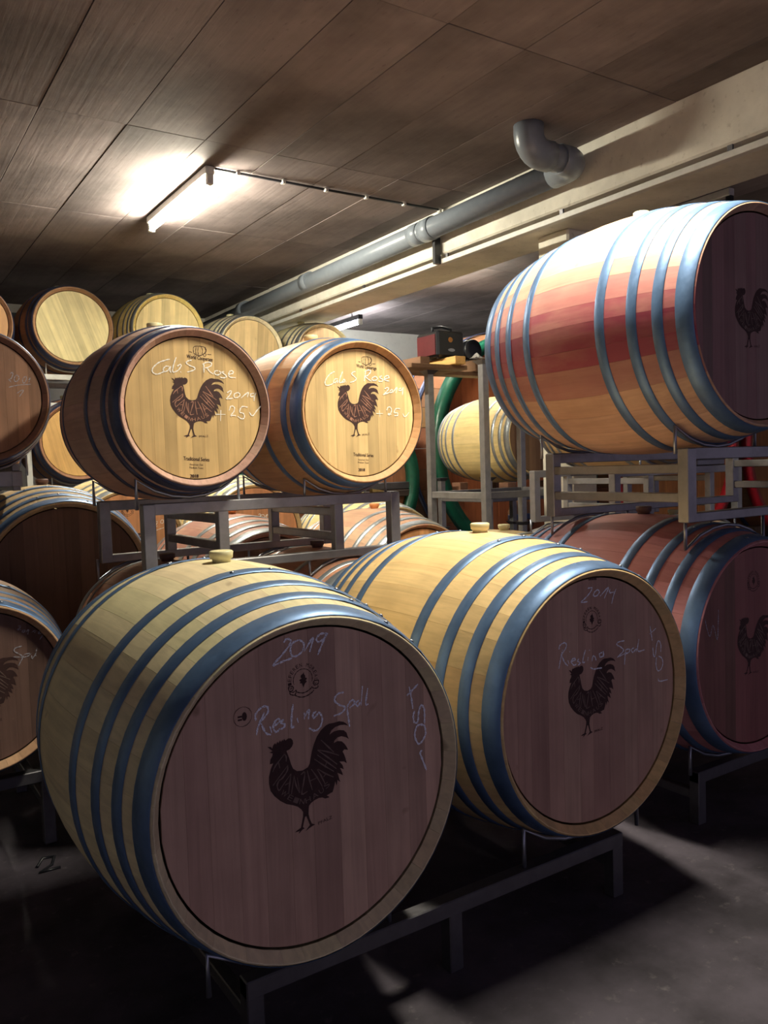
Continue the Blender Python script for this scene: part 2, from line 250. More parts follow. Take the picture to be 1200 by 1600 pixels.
D = json.loads(r'''{"rooster":[[-0.0918,0.1133],[-0.0835,0.1103],[-0.0808,0.1055],[-0.077,0.1123],[-0.0718,0.1157],[-0.0706,0.1118],[-0.0653,0.1171],[-0.0641,0.1127],[-0.0588,0.1184],[-0.0577,0.1136],[-0.0524,0.1175],[-0.0517,0.1138],[-0.0487,0.1183],[-0.0459,0.1133],[-0.0388,0.1162],[-0.0319,0.1144],[-0.028,0.1083],[-0.0279,0.1005],[-0.0317,0.0944],[-0.0389,0.0897],[-0.047,0.0888],[-0.0451,0.0811],[-0.0422,0.0679],[-0.0401,0.0546],[-0.0365,0.0424],[-0.0275,0.0336],[-0.0137,0.0301],[0.0006,0.0331],[0.0068,0.0399],[0.0114,0.0535],[0.0168,0.0671],[0.0241,0.0819],[0.0343,0.0969],[0.0468,0.1085],[0.0615,0.1158],[0.07,0.1172],[0.0832,0.1154],[0.0977,0.1147],[0.1097,0.1094],[0.1167,0.1028],[0.1201,0.0967],[0.1118,0.1015],[0.0997,0.1045],[0.0851,0.1041],[0.074,0.0992],[0.0676,0.0911],[0.0798,0.0948],[0.0944,0.0941],[0.1075,0.0888],[0.1138,0.081],[0.1153,0.0719],[0.1179,0.0639],[0.1104,0.0706],[0.0985,0.0772],[0.0875,0.0775],[0.0788,0.0728],[0.0762,0.0675],[0.0871,0.0689],[0.0979,0.0646],[0.1048,0.0556],[0.1093,0.0466],[0.1119,0.0386],[0.1018,0.043],[0.0967,0.0395],[0.1,0.0304],[0.102,0.0213],[0.1038,0.0076],[0.0968,0.0144],[0.0848,0.0183],[0.0916,0.0074],[0.0936,-0.0039],[0.0841,0.0028],[0.0884,-0.0109],[0.0893,-0.0177],[0.0811,-0.0109],[0.0752,-0.0065],[0.0771,-0.0178],[0.0801,-0.0315],[0.0732,-0.0236],[0.069,-0.0372],[0.0666,-0.0247],[0.0631,-0.0339],[0.0564,-0.0476],[0.0492,-0.0487],[0.0395,-0.0504],[0.0441,-0.0544],[0.0456,-0.0574],[0.0344,-0.0563],[0.0275,-0.0511],[0.0181,-0.0489],[0.0062,-0.0501],[-0.0034,-0.0535],[-0.0095,-0.058],[-0.0115,-0.0659],[-0.0135,-0.0771],[-0.0121,-0.0883],[-0.0085,-0.1019],[-0.0,-0.1075],[-0.0072,-0.1086],[-0.0179,-0.1108],[-0.0274,-0.1146],[-0.0201,-0.1085],[-0.014,-0.1036],[-0.0169,-0.0906],[-0.0199,-0.0793],[-0.0235,-0.0805],[-0.0275,-0.0905],[-0.032,-0.1017],[-0.0282,-0.1062],[-0.0341,-0.1073],[-0.0437,-0.1129],[-0.0448,-0.1118],[-0.0411,-0.108],[-0.0539,-0.1066],[-0.0479,-0.1039],[-0.0373,-0.1013],[-0.0329,-0.0905],[-0.028,-0.0771],[-0.0264,-0.067],[-0.0306,-0.0581],[-0.0384,-0.0491],[-0.0497,-0.0414],[-0.0654,-0.0326],[-0.0787,-0.0205],[-0.0916,-0.004],[-0.0989,0.0113],[-0.1003,0.0289],[-0.098,0.0444],[-0.0909,0.06],[-0.0835,0.0712],[-0.0915,0.0721],[-0.0887,0.0821],[-0.0827,0.0889],[-0.0813,0.0945],[-0.0891,0.0986],[-0.081,0.0995],[-0.0864,0.1064]],"letters":[[[-0.0878,0.0523],[-0.0781,0.0647],[-0.0531,0.0836]],[[-0.0531,0.0836],[-0.0498,0.0754],[-0.0516,0.065]],[[-0.0705,0.0698],[-0.0692,0.055]],[[-0.0916,0.0214],[-0.0486,0.055]],[[-0.0486,0.055],[-0.0522,0.0427],[-0.0659,0.0307],[-0.0753,0.0272]],[[-0.0728,0.0306],[-0.0814,0.0182],[-0.0786,0.005],[-0.0691,0.0118]],[[-0.0739,0.0084],[-0.0434,0.0333]],[[-0.0439,0.0327],[-0.0507,0.0098],[-0.0564,-0.0114]],[[-0.0622,0.0119],[-0.0517,0.0138]],[[-0.0496,-0.0146],[-0.0367,0.0261]],[[-0.0372,0.0257],[-0.0349,0.0012],[-0.0288,-0.0193]],[[-0.0284,-0.0189],[-0.0294,0.0191]],[[-0.0199,0.0219],[-0.0088,0.0248],[-0.0163,-0.0008],[-0.0237,-0.0238],[-0.0086,-0.0223]],[[-0.0021,0.0263],[0.0003,0.0016],[0.0043,-0.0242]],[[0.0085,0.026],[0.0204,0.0019],[0.0311,-0.0251]],[[0.0009,-0.0006],[0.018,0.0005]],[[0.0395,-0.0232],[0.0322,-0.0002],[0.0236,0.02]],[[0.026,0.02],[0.0443,0.0022],[0.0633,-0.0127]],[[0.0373,-0.0035],[0.0463,0.0032]],[[0.0197,0.0469],[0.0451,0.0204],[0.0663,0.0003]],[[0.0288,0.0539],[0.0549,0.0251],[0.0738,0.0045]],[[0.0445,0.0176],[0.0503,0.029]],[[0.0434,0.0858],[0.0614,0.0614],[0.0728,0.0458]],[[0.0317,0.0652],[0.0585,0.0512],[0.0855,0.0336]],[[0.0309,0.0648],[0.0556,0.0387],[0.0774,0.0141]]],"weinhaus":[[-0.0768,-0.005],[-0.0604,-0.0237],[-0.0448,-0.0369],[-0.0267,-0.048],[-0.0056,-0.049],[0.0184,-0.0432],[0.0377,-0.0363],[0.0575,-0.0248]],"pfalz":[[0.0081,-0.1121],[0.0464,-0.1101]],"ro_A":[0.9956,0.1041,-0.0171,0.0136],"ro_B":[0.9529,0.0429,-0.0166,0.0046],"ro_H":[0.9641,0.0901,-0.0157,0.0081],"ro_D":[0.9532,-0.045,-0.0266,0.0001],"ro_E":[0.9306,0.071,-0.04,-0.0092],"chalk":{"G":[[[-0.0938,0.1831],[-0.1106,0.1787],[-0.1369,0.1686],[-0.1558,0.1536],[-0.1637,0.1408],[-0.1606,0.1303],[-0.1463,0.1248],[-0.1276,0.1315],[-0.1163,0.1373]],[[-0.0988,0.156],[-0.1118,0.1554],[-0.1215,0.1443],[-0.1164,0.1355],[-0.1032,0.1414],[-0.0932,0.1562],[-0.0959,0.1381],[-0.0905,0.134]],[[-0.0691,0.1915],[-0.0776,0.1713],[-0.0857,0.1421],[-0.0811,0.1351],[-0.0639,0.1429],[-0.0511,0.1598],[-0.0553,0.165],[-0.067,0.1573]],[[-0.0547,0.1386],[-0.053,0.1343]],[[-0.0089,0.1834],[-0.0244,0.1791],[-0.0304,0.1715],[-0.0175,0.163],[0.0032,0.1547],[-0.003,0.1453],[-0.0282,0.1371]],[[0.0409,0.1746],[0.0393,0.1562],[0.0392,0.1378]],[[0.0348,0.1689],[0.0488,0.1768],[0.0685,0.1777],[0.0699,0.1667],[0.0518,0.1567],[0.044,0.1564]],[[0.0518,0.1567],[0.0629,0.1423],[0.0783,0.1329]],[[0.0968,0.1474],[0.0847,0.145],[0.0823,0.1357],[0.094,0.1305],[0.1083,0.1385],[0.1007,0.1475]],[[0.1226,0.1446],[0.1125,0.1424],[0.1222,0.1353],[0.1318,0.1263],[0.1195,0.1202],[0.1036,0.1227]],[[0.1403,0.134],[0.1587,0.1396],[0.1591,0.1479],[0.1469,0.1474],[0.1403,0.134],[0.1459,0.1241],[0.1702,0.1227]],[[0.131,0.0625],[0.1435,0.0703],[0.1494,0.0667],[0.1385,0.0495],[0.1279,0.0388],[0.1564,0.0416]],[[0.1716,0.0635],[0.1612,0.0576],[0.1607,0.0462],[0.1728,0.0446],[0.1856,0.0543],[0.1798,0.0637],[0.1716,0.0635]],[[0.1892,0.043],[0.2213,0.0666],[0.2163,0.0474]],[[0.2462,0.0633],[0.2314,0.0592],[0.233,0.0496],[0.2479,0.0538],[0.2547,0.0654],[0.2477,0.05],[0.2449,0.0327]],[[0.0791,-0.0226],[0.1211,-0.0222]],[[0.1018,-0.0055],[0.0986,-0.0486]],[[0.1359,-0.007],[0.1448,0.0101],[0.1589,0.0065],[0.1561,-0.0105],[0.1475,-0.02],[0.1431,-0.0276],[0.1534,-0.0256],[0.1655,-0.0274]],[[0.2166,0.0074],[0.1918,0.0089],[0.1806,-0.0121],[0.1968,-0.0177],[0.2003,-0.0329],[0.1896,-0.0398],[0.1716,-0.0293]],[[0.222,-0.0117],[0.2359,-0.0268],[0.2558,-0.0055],[0.2757,0.014]]],"H":[[[-0.1248,0.1703],[-0.1443,0.1612],[-0.1622,0.1441],[-0.1725,0.1255],[-0.1673,0.1125],[-0.1462,0.1147],[-0.1305,0.1235]],[[-0.1105,0.1407],[-0.1241,0.1386],[-0.1323,0.1267],[-0.1247,0.1236],[-0.1127,0.134],[-0.1132,0.1223]],[[-0.086,0.1717],[-0.0987,0.1461],[-0.1034,0.1242],[-0.0896,0.1297],[-0.0794,0.14],[-0.0779,0.13],[-0.0937,0.1245]],[[-0.0728,0.1292],[-0.0697,0.1279]],[[-0.0229,0.174],[-0.0369,0.1701],[-0.0412,0.1615],[-0.0277,0.1518],[-0.0201,0.1436],[-0.0305,0.1331],[-0.0505,0.1275]],[[0.0295,0.181],[0.0246,0.1603],[0.0188,0.1346]],[[0.0232,0.1756],[0.0458,0.1833],[0.0536,0.175],[0.0367,0.1591],[0.0265,0.1553],[0.0402,0.1438],[0.0561,0.1357]],[[0.0774,0.157],[0.0629,0.1514],[0.0604,0.141],[0.0768,0.1398],[0.0874,0.1487],[0.0774,0.157]],[[0.1126,0.1599],[0.1,0.156],[0.1039,0.1492],[0.1161,0.1444],[0.1096,0.1363],[0.091,0.1368]],[[0.1224,0.1464],[0.1478,0.1541],[0.1397,0.1625],[0.1249,0.1551],[0.1244,0.143],[0.1493,0.1385]],[[0.123,0.1048],[0.1378,0.1104],[0.1439,0.1053],[0.1308,0.0911],[0.1157,0.0787],[0.1475,0.0898]],[[0.1498,0.095],[0.1606,0.1023],[0.1645,0.0954],[0.1537,0.0882],[0.1476,0.0933]],[[0.1643,0.0884],[0.1885,0.1135],[0.1811,0.087]],[[0.2097,0.1105],[0.1988,0.105],[0.2007,0.098],[0.2158,0.1036],[0.2205,0.1125],[0.2149,0.0772]],[[0.0754,-0.0032],[0.1106,-0.0029]],[[0.0924,0.0108],[0.0934,-0.0187]],[[0.1299,0.0112],[0.1388,0.0252],[0.1513,0.0236],[0.1549,0.0079],[0.1417,-0.0096],[0.1377,-0.0027],[0.1544,-0.006]],[[0.202,0.019],[0.1786,0.0187],[0.1695,0.0011],[0.1864,0.0012],[0.186,-0.0111],[0.169,-0.0112]],[[0.2141,-0.002],[0.2265,-0.0161],[0.2488,0.0036]]],"A":[[[-0.07,0.3477],[-0.063,0.355],[-0.0529,0.3514],[-0.0551,0.3409],[-0.0763,0.3195],[-0.0988,0.3001],[-0.0735,0.3052],[-0.0496,0.3092]],[[-0.0325,0.3484],[-0.0482,0.3429],[-0.0539,0.3284],[-0.0494,0.3138],[-0.0357,0.3132],[-0.0215,0.3235],[-0.0191,0.3387],[-0.0308,0.3491]],[[-0.0181,0.3198],[0.0058,0.3491],[-0.0043,0.3162]],[[0.0434,0.3533],[0.0255,0.3542],[0.0145,0.3448],[0.0195,0.3362],[0.034,0.342],[0.0441,0.3541],[0.03,0.3315],[0.0164,0.3057]],[[-0.1464,0.1491],[-0.1407,0.1692],[-0.1248,0.1965]],[[-0.1466,0.1825],[-0.1459,0.1976],[-0.1307,0.2098],[-0.1176,0.2088],[-0.1166,0.1949],[-0.1354,0.1773]],[[-0.1354,0.1773],[-0.1235,0.1504],[-0.1106,0.1431]],[[-0.1124,0.1628],[-0.1087,0.1473]],[[-0.1015,0.1612],[-0.086,0.1704],[-0.0942,0.1751],[-0.1048,0.1619],[-0.0987,0.1468],[-0.0903,0.1497]],[[-0.0775,0.1718],[-0.0845,0.1655],[-0.0747,0.1588],[-0.08,0.1522],[-0.0918,0.1515]],[[-0.0524,0.2026],[-0.0569,0.177],[-0.0581,0.1492],[-0.0511,0.1509]],[[-0.0435,0.1681],[-0.0406,0.1566]],[[-0.0241,0.1769],[-0.0247,0.1613]],[[-0.0228,0.1672],[-0.0116,0.1823],[-0.0143,0.1592]],[[0.0075,0.1739],[-0.0016,0.1693],[-0.0002,0.1595],[0.0107,0.1669],[0.0162,0.169],[0.0226,0.1518],[0.0147,0.1343],[0.0021,0.129],[-0.0134,0.1385]],[[0.0831,0.2055],[0.0664,0.2043],[0.0568,0.1916],[0.0691,0.1781],[0.0853,0.1685],[0.0756,0.1574],[0.0534,0.1537]],[[0.0908,0.1675],[0.0935,0.1409],[0.0964,0.1192]],[[0.0908,0.1675],[0.0988,0.1789],[0.1083,0.1821],[0.1117,0.1733],[0.0982,0.1644]],[[0.1251,0.1789],[0.1154,0.1726],[0.1208,0.165],[0.1287,0.1733]],[[0.1359,0.2114],[0.1303,0.1648]],[[0.1509,0.2038],[0.1437,0.1672],[0.1513,0.1641]]],"A2":[[[0.3013,0.1873],[0.2861,0.1769],[0.2657,0.164]],[[0.2738,0.1851],[0.2791,0.1572],[0.2832,0.1268]],[[0.2883,0.1206],[0.2837,0.1092],[0.2862,0.0921],[0.2968,0.0908],[0.2996,0.1096],[0.3056,0.1278],[0.3111,0.1311],[0.3182,0.1201],[0.3186,0.1006],[0.3179,0.0813]],[[0.2911,0.0797],[0.304,0.0824],[0.3199,0.0765]],[[0.2932,0.0793],[0.2874,0.0664],[0.2879,0.0505],[0.2979,0.0334],[0.311,0.0403],[0.3202,0.0543],[0.3196,0.0686],[0.3166,0.0763]],[[0.309,0.0142],[0.3014,0.0106],[0.3072,-0.0066],[0.32,-0.0397]]],"B":[[[-0.0243,0.343],[-0.006,0.3426],[-0.0132,0.3305],[-0.0319,0.3165],[-0.0526,0.3044],[-0.0254,0.3028]],[[0.0193,0.335],[0.0052,0.3284],[0.0003,0.3176],[0.0142,0.3161],[0.0261,0.3261],[0.0193,0.335]],[[0.0281,0.3129],[0.0665,0.3364],[0.0468,0.3042]],[[0.0735,0.3307],[0.0709,0.3195],[0.09,0.319]],[[0.0999,0.3279],[0.0873,0.3061],[0.0796,0.2839]],[[-0.1492,0.1758],[-0.1445,0.1878],[-0.1247,0.1928],[-0.1184,0.1807],[-0.1387,0.1584]],[[-0.134,0.1735],[-0.1434,0.1465],[-0.1507,0.1192]],[[-0.1387,0.1584],[-0.1263,0.1343],[-0.1133,0.1226]],[[-0.1129,0.1385],[-0.1088,0.1267]],[[-0.1051,0.1641],[-0.1026,0.1612]],[[-0.0975,0.1329],[-0.0818,0.1352],[-0.0884,0.1411],[-0.0998,0.1332],[-0.0889,0.1203],[-0.0777,0.1217]],[[-0.0661,0.136],[-0.073,0.1306],[-0.0619,0.1224],[-0.0711,0.1174]],[[-0.0382,0.1591],[-0.0479,0.138],[-0.0506,0.1222],[-0.0414,0.1224]],[[-0.0274,0.1348],[-0.0299,0.1238]],[[-0.0222,0.1561],[-0.02,0.1535]],[[-0.0116,0.1193],[-0.0066,0.1348],[0.0026,0.1301],[0.007,0.1196]],[[0.0333,0.1401],[0.0215,0.137],[0.0259,0.1265],[0.0402,0.1308],[0.0381,0.1427],[0.04,0.1243]],[[-0.019,0.1015],[-0.003,0.0943],[0.0134,0.094],[0.0321,0.0925]],[[0.1351,0.1616],[0.1057,0.1609],[0.1007,0.1532],[0.1175,0.1441],[0.1295,0.1305],[0.0997,0.1133]],[[0.1394,0.1324],[0.1364,0.1093],[0.1334,0.0862]],[[0.1394,0.1324],[0.1567,0.1315],[0.1565,0.123],[0.1391,0.119]],[[0.1793,0.1332],[0.1666,0.1283],[0.1739,0.1187],[0.1893,0.1283],[0.189,0.1181]],[[0.2025,0.157],[0.1967,0.1204],[0.2298,0.1188]],[[0.1095,0.1151],[0.1441,0.1232]],[[0.2571,0.1905],[0.2618,0.1658],[0.2665,0.1427]],[[0.2856,0.1798],[0.254,0.1651]],[[0.2687,0.1199],[0.2733,0.0914],[0.2812,0.0937],[0.2871,0.1241],[0.2979,0.1381],[0.3083,0.1244],[0.3078,0.1001]],[[0.2863,0.0859],[0.2832,0.0621],[0.2907,0.0417],[0.3066,0.0426],[0.3176,0.06],[0.3127,0.0783],[0.2969,0.0878]],[[0.2928,0.0151],[0.3006,0.0051],[0.3407,0.0035]]],"D":[[[-0.315,0.1387],[-0.3035,0.1023],[-0.2865,0.0726],[-0.2683,0.1107],[-0.2444,0.0545],[-0.2382,0.1111],[-0.2357,0.1638]]],"F":[[[0.1353,0.2075],[0.1433,0.2065],[0.1403,0.1996],[0.132,0.1949],[0.144,0.1938]],[[0.152,0.1921],[0.1476,0.1854],[0.1542,0.183],[0.1573,0.1899],[0.152,0.1921]],[[0.1594,0.1794],[0.1695,0.1912],[0.1658,0.1726]],[[0.1783,0.1782],[0.1923,0.1836],[0.1891,0.1752]],[[0.2086,0.1814],[0.2025,0.1704],[0.2191,0.1711]],[[0.2264,0.1789],[0.2159,0.1626],[0.2055,0.1478]],[[0.1435,0.1333],[0.1219,0.1292],[0.1186,0.118],[0.1366,0.1036],[0.1442,0.0936],[0.1136,0.0984]],[[0.1499,0.1],[0.1395,0.0811],[0.1292,0.0637]],[[0.15,0.1015],[0.1717,0.1026],[0.1631,0.0936],[0.1468,0.0917]],[[0.1754,0.0946],[0.1761,0.0827],[0.1877,0.0957],[0.1944,0.1183]],[[0.1877,0.0957],[0.1901,0.0894]]],"K":[[[0.1394,0.1088],[0.1453,0.116],[0.1507,0.1122],[0.1472,0.0981],[0.1401,0.086],[0.1307,0.0827],[0.1333,0.0798],[0.142,0.0692]],[[0.1632,0.1027],[0.1561,0.0925],[0.1562,0.0765],[0.1673,0.0759],[0.1765,0.0912],[0.1706,0.1039],[0.1632,0.1027]],[[0.2021,0.099],[0.1921,0.0857],[0.1923,0.0717],[0.1987,0.0678],[0.2091,0.0882],[0.2059,0.0991],[0.2021,0.099]],[[0.2173,0.0825],[0.2255,0.0948],[0.2176,0.0714]],[[0.1288,0.0459],[0.1569,0.0547],[0.187,0.0595],[0.2267,0.0636]],[[0.1634,0.0189],[0.1838,0.0334],[0.1921,0.0326],[0.1829,0.0174],[0.1738,0.0041]]],"S":[[[0.1618,0.1372],[0.1835,0.1422],[0.1783,0.1233],[0.169,0.109],[0.1842,0.1102]],[[0.2074,0.1428],[0.2164,0.1508],[0.2269,0.1416],[0.2196,0.1271],[0.2067,0.1301],[0.2074,0.1428]],[[0.1567,0.0758],[0.1918,0.0883],[0.2269,0.0966]]]},"icon":[[[0.0013,0.21],[0.0008,0.227],[0.005,0.2358],[0.0257,0.2384],[0.0463,0.2356],[0.0524,0.2261],[0.0513,0.2175],[0.0412,0.2096],[0.028,0.2028],[0.0126,0.2045],[0.0013,0.21]],[[0.0127,0.2356],[0.0101,0.2202],[0.0107,0.205]],[[0.0205,0.2372],[0.0185,0.2207],[0.0196,0.2043]],[[0.0334,0.2367],[0.0373,0.2229],[0.0345,0.205]],[[0.0463,0.2356],[0.0503,0.2236],[0.0452,0.2116]],[[0.0515,0.2064],[0.0474,0.2013],[0.0415,0.2017],[0.0398,0.2065],[0.0452,0.211],[0.0504,0.2101],[0.0515,0.2064]],[[-0.017,0.2152],[-0.0113,0.2149],[-0.0056,0.2133]],[[0.0555,0.2091],[0.0647,0.2086],[0.0725,0.2087]]],"crest":[[[-0.0471,0.2227],[-0.0374,0.2165],[-0.0253,0.2137],[-0.013,0.2155],[-0.0015,0.2205],[0.0038,0.2256]],[[-0.0434,0.232],[-0.0392,0.2273],[-0.026,0.2234],[-0.0148,0.2249],[-0.0045,0.2301],[-0.0009,0.2345]],[[-0.059,0.2269],[-0.0577,0.2316],[-0.0501,0.2292],[-0.0423,0.2328],[-0.046,0.2225],[-0.0542,0.224],[-0.059,0.2269]],[[-0.0626,0.2434],[-0.0598,0.233],[-0.0521,0.2336],[-0.0491,0.239],[-0.0517,0.2434],[-0.0626,0.2434]],[[0.0046,0.2466],[0.0154,0.2468],[0.0157,0.2386],[0.0059,0.2363],[0.0027,0.2419],[0.0046,0.2466]],[[0.0149,0.2347],[0.0136,0.2289],[0.0034,0.2292],[-0.001,0.2335]]],"leaf":[[-0.0201,0.2719],[-0.0242,0.2676],[-0.0287,0.2654],[-0.03,0.2606],[-0.0268,0.258],[-0.0342,0.2543],[-0.0305,0.2507],[-0.0328,0.2471],[-0.0273,0.2461],[-0.0233,0.2354],[-0.0196,0.2438],[-0.0138,0.2488],[-0.0171,0.2514],[-0.013,0.2557],[-0.0179,0.2585],[-0.0177,0.2625],[-0.0209,0.267]],"crestc":[[-0.0242,0.2546],[-0.0227,0.2913],[0.0172,0.2475],[-0.0232,0.2794]],"cc_B":[[-0.008,0.2483],[-0.0071,0.2842]],"cc_S":[[-0.0114,0.2214],[-0.0096,0.2589]],"cc_U":[[0.0166,0.2155],[0.0183,0.2543]],"cc_D":[[-0.0173,0.2482],[-0.0169,0.2871]],"badgeA":[[-0.1767,0.197],[-0.1757,0.2198],[-0.1584,0.1934]],"markA":[[-0.0568,0.3797],[-0.0224,0.378]],"markB":[[-0.0195,0.3699],[0.0164,0.3681]],"wc":[[-0.0276,0.1904],[0.0766,0.1818]],"ts":[[-0.0585,-0.1979],[0.0457,-0.2052]],"ao":[[-0.0352,-0.2181],[0.0201,-0.2214]],"mt":[[-0.0358,-0.2303],[0.0195,-0.2338]],"yr":[[-0.0349,-0.266],[-0.0015,-0.2671]]}''')

# ------------------------------------------------------------------ the room
CZ = EYE + 1.95
f = MB(); f.box((-5, -4, -.2), (14, 10.3, 0)); f.build('floor', FLOORC).__setitem__('kind', 'structure')
mk = MB(); mk.tube([(.50, 3.10, .003), (.53, 3.16, .003), (.57, 3.15, .003), (.55, 3.09, .003), (.50, 3.05, .003), (.57, 3.05, .003)], .006, 5)
mk.build('painted_mark', DARKP, bpy.data.objects['floor'])
f = MB(); f.box((-5, -4, CZ + .02), (14, 10.3, CZ + .3)); ceil = f.build('ceiling', VOID); ceil['kind'] = 'structure'
xe = [-2.25 + .46*i for i in range(14)]; xe = [x for x in xe if x < 3.9] + [3.94]
ye = [-.5, 1.21, 2.93, 4.66, 6.36, 8.08, 10.0]
XS = [(a, b) for a, b in zip(xe, xe[1:])] + [(4.55 + .6*i, 4.55 + .6*(i+1)) for i in range(12)]
for (xa, xb) in XS:
    for (ya, yb) in zip(ye, ye[1:]):
        d = random.uniform(0, .003)
        p = MB(); p.box((-(xb-xa)/2+.0016, -(yb-ya)/2+.0016, d), ((xb-xa)/2-.0016, (yb-ya)/2-.0016, .03), .002)
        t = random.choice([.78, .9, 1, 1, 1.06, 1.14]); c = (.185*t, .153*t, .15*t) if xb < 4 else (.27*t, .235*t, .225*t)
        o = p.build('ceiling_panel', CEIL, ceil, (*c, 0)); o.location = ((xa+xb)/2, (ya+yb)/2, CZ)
f = MB(); f.box((-5, 10.0, 0), (14, 10.3, CZ + .3)); wb = f.build('wall_back', WALLC); wb['kind'] = 'structure'
f = MB(); f.box((-5.3, -4, 0), (-5, 10.3, CZ + .3)); f.build('wall_left', WALLC)['kind'] = 'structure'
f = MB(); f.box((14, -4, 0), (14.3, 10.3, CZ + .3)); f.build('wall_right', WALLC)['kind'] = 'structure'
f = MB(); f.box((-5, 9.95, CZ - .155), (3.94, 10.0, CZ - .105)); f.build('trim_1', DARKP)['kind'] = 'structure'
BZ = EYE + 1.615
f = MB(); f.box((3.94, -4, BZ), (4.55, 10.0, CZ + .05), .012); bm_ = f.build('ceiling_beam', BEAMC); bm_['kind'] = 'structure'
f = MB(); f.box((4.28, 4.08, 0), (4.54, 4.38, BZ), .015); f.build('column', BEAMC)['kind'] = 'structure'
f = MB(); f.box((3.925, -3.9, BZ-.072), (3.975, 9.95, BZ-.036), .003)
cr = f.build('cable_rail', WHITE, None); tag(cr, 'long white cable rail hung along the lower edge of the concrete beam', 'rail')
f = MB()
for k in range(9): f.box((3.945, .2+1.2*k, BZ-.036), (3.958, .23+1.2*k, BZ))
f.build('bracket', STEELD, cr)

# ------------------------------------------------------------------ fluorescent lamps
def batten(name, label, x, y0, y1, z, lit, power, col=LAMP, est=30):
    t = thing(name, label, 'lamp', (x, (y0+y1)/2, z), 0)
    h = (y1-y0)/2
    m = MB(); m.box((-.03, -h, -.055), (.03, h, 0), .006); m.build('housing', DARKP if z < CZ-.1 else WHITE, t)
    for s in (-1, 1):
        m = MB(); m.box((-.022, s*h-(.04 if s > 0 else 0), -.115), (.022, s*h+(.04 if s < 0 else 0), -.05), .004); m.build('lamp_holder', DARKP if not lit else WHITE, t)
    if z < CZ-.01:
        for s in (-.4, .4):
            m = MB(); m.tube([(0, s, -.002), (0, s, CZ-z+.004)], .006, 6); m.build('hanger_rod', STEELD, t)
    m = MB(); m.tube([(0, -h+.04, -.09), (0, h-.04, -.09)], .019, 12)
    m.build('tube', emit(name+'_glow', col, est) if lit else WHITE, t)
    return t
batten('fluorescent_lamp', 'lit fluorescent tube lamp on the boarded concrete ceiling', 2.06, 5.02, 6.24, CZ, True, 0, (1.0, .93, .74), 700)
batten('fluorescent_lamp', 'dark unlit tube lamp beyond the beam above the topmost big barrel', 5.38, 3.55, 4.75, CZ-.05, False, 0)
batten('fluorescent_lamp', 'added lit tube lamp hidden by the beam between the dark lamp and the far one', 4.98, 5.95, 7.1, CZ, True, 0, (1.0, .95, .82), 300)  # unseen lamp, added to brighten the casks and the bay beyond the beam
batten('fluorescent_lamp', 'lit far tube lamp beyond the beam near the back wall', 5.22, 8.3, 9.5, CZ-.14, True, 0, (.92, .94, 1.0), 200)
# a second lamp of the same row hangs just above the picture, in an opaque reflector
t = thing('reflector_lamp', 'tube lamp in an opaque reflector over the front barrels', 'lamp', (2.24, 2.07, CZ-.02))
m = MB(); m.box((-.12, -.34, -.03), (.12, .34, .0), .01); m.box((-.12, -.34, -.09), (-.11, .34, -.03)); m.box((.11, -.34, -.09), (.12, .34, -.03))
m.box((-.11, -.34, -.09), (.11, -.33, -.03)); m.box((-.11, .33, -.09), (.11, .34, -.03)); m.build('reflector', WHITE, t)
area('reflector_light', (2.24, 2.07, CZ-.075), .16, .64, 122, LAMP)

# conduit with clips on the ceiling, from the lamp to the beam
cx = thing('conduit', 'thin cable conduit with clips on the ceiling between lamp and beam', 'conduit', (2.1, 5.03, CZ))
m = MB(); m.tube([(0, 0, -.012), (.9, .01, -.012), (1.82, .0, -.012)], .009, 6); m.build('cable', DARKP, cx)
for k in range(6):
    m = MB(); m.box((.14+.33*k, -.016, -.03), (.165+.33*k, .016, 0), .003); m.build('clip', WHITE, cx)

# drain pipe
pp = thing('drain_pipe', 'grey plastic drain pipe with elbows running along the beam', 'pipe', (3.83, 3.66, EYE+1.80))
m = MB(); m.tube([(0, 0, 0), (0, 6.3, -.03)], .078, 20); m.build('pipe', PVC, pp)
m = MB(); pts = []
for k in range(7): a = PI/2*k/6; pts.append((-.10+.10*math.cos(a), -.10*math.sin(a), 0))
pts = [(0, .10, 0)] + pts + [(-.16, -.10, 0)]
m.tube(pts, .088, 18); m.build('elbow', PVC, pp)
m = MB(); m.tube([(-.12, -.10, 0), (-.30, -.10, .0)], .080, 18); m.build('pipe', PVC, pp)
m = MB(); pts = [(-.24, -.10, 0)]
for k in range(7): a = PI/2*k/6; pts.append((-.30-.10*math.sin(a), -.10, .10-.10*math.cos(a)))
pts.append((-.40, -.10, .15)); m.tube(pts, .088, 18); m.build('elbow', PVC, pp)
for (y, r) in ((1.35, .087), (1.50, .083), (3.3, .087), (4.8, .087)):
    m = MB(); m.tube([(0, y, -.005), (0, y+.12, -.006)], r, 20); m.build('collar', PVC, pp)
m = MB(); m.box((-.02+.06, 1.40, -.26), (.05+.045, 1.43, -.06)); m.build('hanger', DARKP, pp)

